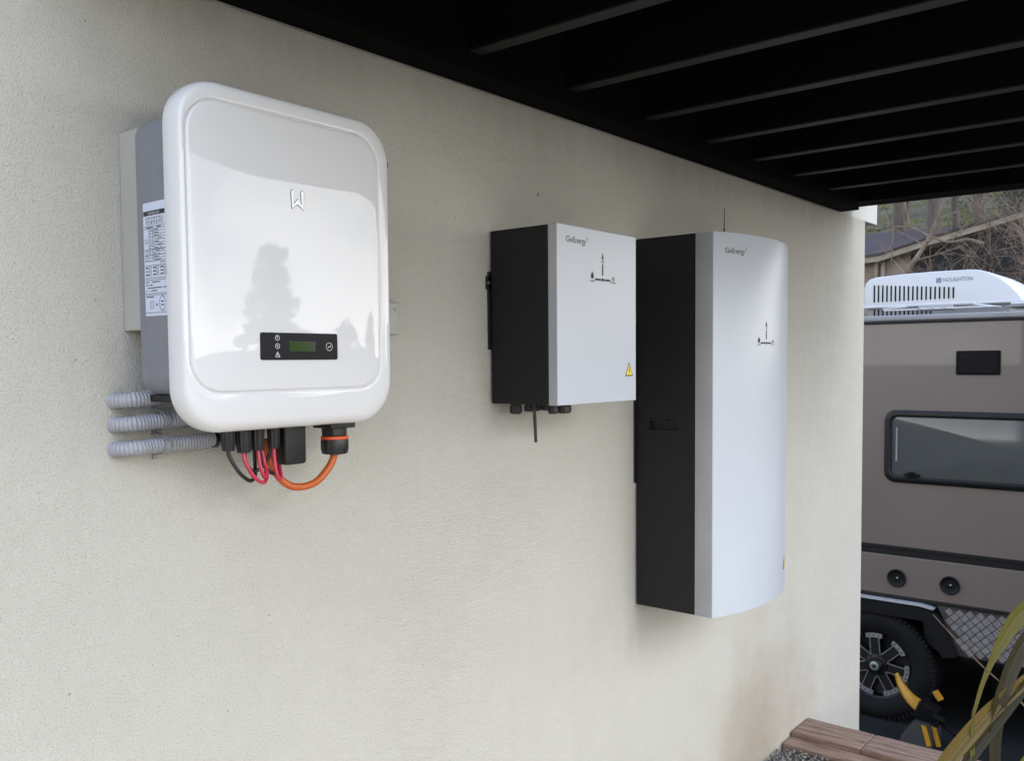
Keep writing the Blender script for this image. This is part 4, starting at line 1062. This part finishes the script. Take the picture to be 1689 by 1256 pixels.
TR = [
 (20, 4.56, .115, 8, (0, 0), 'straight slim brown trunk alone on the grass, leftmost behind the house roof', .62),
 (18.5, 3.50, .15, 9, (.0, .004), 'thick brown trunk above the left part of the gabled roof', .6),
 (19, 3.20, .08, 9, (0, -.006), 'darker trunk close beside the thick trunk above the roof', .6),
 (20, 3.05, .12, 9, (0, 0), 'pale brown trunk right of the thick trunk', .6),
 (23, 3.7, .10, 8, (0, .01), 'thin trunk between the thick trunk and the pale trunk', .6),
 (17.6, 2.05, .14, 9, (0, .01), 'trunk rising out of the bare shrub tangle', .55),
 (22, 2.55, .14, 8, (0, -.01), 'dim trunk farther up the slope behind the bare shrub', .5),
 (24, 5.6, .05, 5, (0, .0), 'thin young sapling on the grass between two trunks', .6),
 (26, 2.2, .16, 8, (0, 0), 'evergreen at the top right corner behind the bare shrub', .25),
]
for i, (x, y, r, h, ln, lb, cz) in enumerate(TR): tree(x, y, r, h, ln, lb, cz, True, 20+i)
# undergrowth on the slope
bm = B(); rnd = random.Random(5)
for k in range(2600):
    x = rnd.uniform(18, 34); y = rnd.uniform(-3, 12); z = gz(x, y)
    needles(bm, (x, y, z+.05), (.22, .22, .10), 4, rnd, .07)
o = obj('undergrowth', bm, mat('dry_undergrowth', (.060, .045, .016), .9, var=(.5, .3), col2=(.120, .145, .022))); o['kind'] = 'stuff'
# evergreen foliage bush at upper right
t = thing('evergreen_bush', 'olive green bush at the top right, below the deck edge', 'bush', (16.5, 1.2, 0))
bm = B(); rnd = random.Random(9)
for k in range(60): needles(bm, (16.5+rnd.uniform(-.5, .5), 1.9+rnd.gauss(0, .55)-.4, 2.72+rnd.gauss(0, .20)), (.22, .22, .13), 70, rnd, .035)
obj('foliage', bm, MT['needle'], t)
bm = B(); tube(bm, [(16.5, 1.2, -.2), (16.5, 1.25, 1.2), (16.5, 1.4, 2.6)], [.09, .07, .03], 8); obj('stem', bm, MT['bark'], t)
# bare shrub tangle
def shrub(x, y, z, label, seed, n, L, spread, mx_, r=.030, grav=.01):
    rnd = random.Random(seed); bm = B()
    for k in range(n):
        a = rnd.uniform(0, 6.3)
        branchy(bm, Vector((x+rnd.uniform(-.15, .15), y+rnd.uniform(-.2, .2), z)), (math.cos(a)*spread*.8, math.sin(a)*spread, 1), L*rnd.uniform(.7, 1.1), r*rnd.uniform(.7, 1.1), 0, mx_, rnd, 5, .42, (3, 5), .60, grav)
    o = obj('bare_shrub', bm, MT['twig'], loc=(x, y, z)); tag(o, label, 'shrub', 'bare shrubs behind the caravan')
shrub(10.2, .45, -.35, 'densest tangle of bare brown twigs behind the rounded end of the air conditioner', 11, 12, 1.5, .75, 4, .026)
shrub(10.9, .75, -.3, 'bare twiggy shrub in front of the dark garage opening', 12, 7, 1.15, .7, 4, .022)
shrub(11.3, -.25, 0, 'bare brown shrub at the far right edge of the view', 15, 10, 1.6, .6, 4, .028)
shrub(12.0, -.05, .5, 'higher bare shrub whose twigs reach up to the deck edge', 18, 9, 1.5, .8, 4, .024)
bm = B()
tube(bm, catmull([(10, 1.62, .45), (10, 1.514, .887), (10, 1.406, 1.06), (10, 1.299, 1.242), (10, 1.241, 1.389), (10, 1.155, 1.607), (10, 1.10, 1.9)], 5), [.030-.0006*k for k in range(31)], 7)
tube(bm, catmull([(10, .80, 1.12), (10, .944, 1.172), (10, 1.119, 1.163), (10, 1.311, 1.243), (10, 1.459, 1.328), (10.02, 1.659, 1.373), (10, 1.812, 1.362), (10, 1.93, 1.393)], 5), [.016-.0003*k for k in range(36)], 6)
rnd = random.Random(4)
for p, d in (((10, 1.45, 1.0), (0, -1, .3)), ((10, 1.35, 1.15), (0, .7, .6)), ((10, 1.24, 1.39), (0, -1, .4)), ((10, 1.66, 1.37), (0, .3, -1)), ((10, 1.1, 1.16), (0, -.6, .8)), ((10, 1.5, 1.33), (0, .3, 1))):
    branchy(bm, Vector(p), d, .5, .010, 1, 3, rnd, 4, .4)
tube(bm, catmull([(10, 1.62, .46), (10.05, 1.7, 0), (10.1, 1.7, -2.1)], 4), .035, 7)
o = obj('bare_sapling', bm, MT['twig'], loc=(10, 1.62, -2)); tag(o, 'leaning bare sapling whose stem crosses the sloping roof edge', 'sapling')

# ------------------------------------------------------------------ trees behind the viewpoint (they show in the glossy cover)
def conifer(x, y, h, rw, label, seed):
    rnd = random.Random(seed); z0 = -2.5
    t = thing('conifer', label, 'tree', (x, y, z0), 'conifers across the garden')
    bm = B(); tube(bm, [(x, y, z0), (x, y, z0+h*.5), (x, y, z0+h)], [.16, .1, .02], 8); obj('trunk', bm, MT['bark'], t)
    bm = B()
    for k in range(70):
        q = rnd.random()**.7; a = rnd.uniform(0, 6.3); R = rw*q*rnd.uniform(.3, 1)
        needles(bm, (x+math.cos(a)*R, y+math.sin(a)*R, z0+h*(1-q*.88)), (.35, .35, .22), 60, rnd, .12)
    obj('crown', bm, MT['needle'], t)
conifer(11.9, -15.5, 5.0, 1.5, 'tall narrow conifer mirrored in the white inverter cover', 31)
conifer(13.9, -15, 3.5, 2.2, 'lower conifer beside the tall one, mirrored in the cover', 32)
conifer(16.5, -15, 3.7, 2.4, 'broad low conifer at the end of the mirrored row', 33)
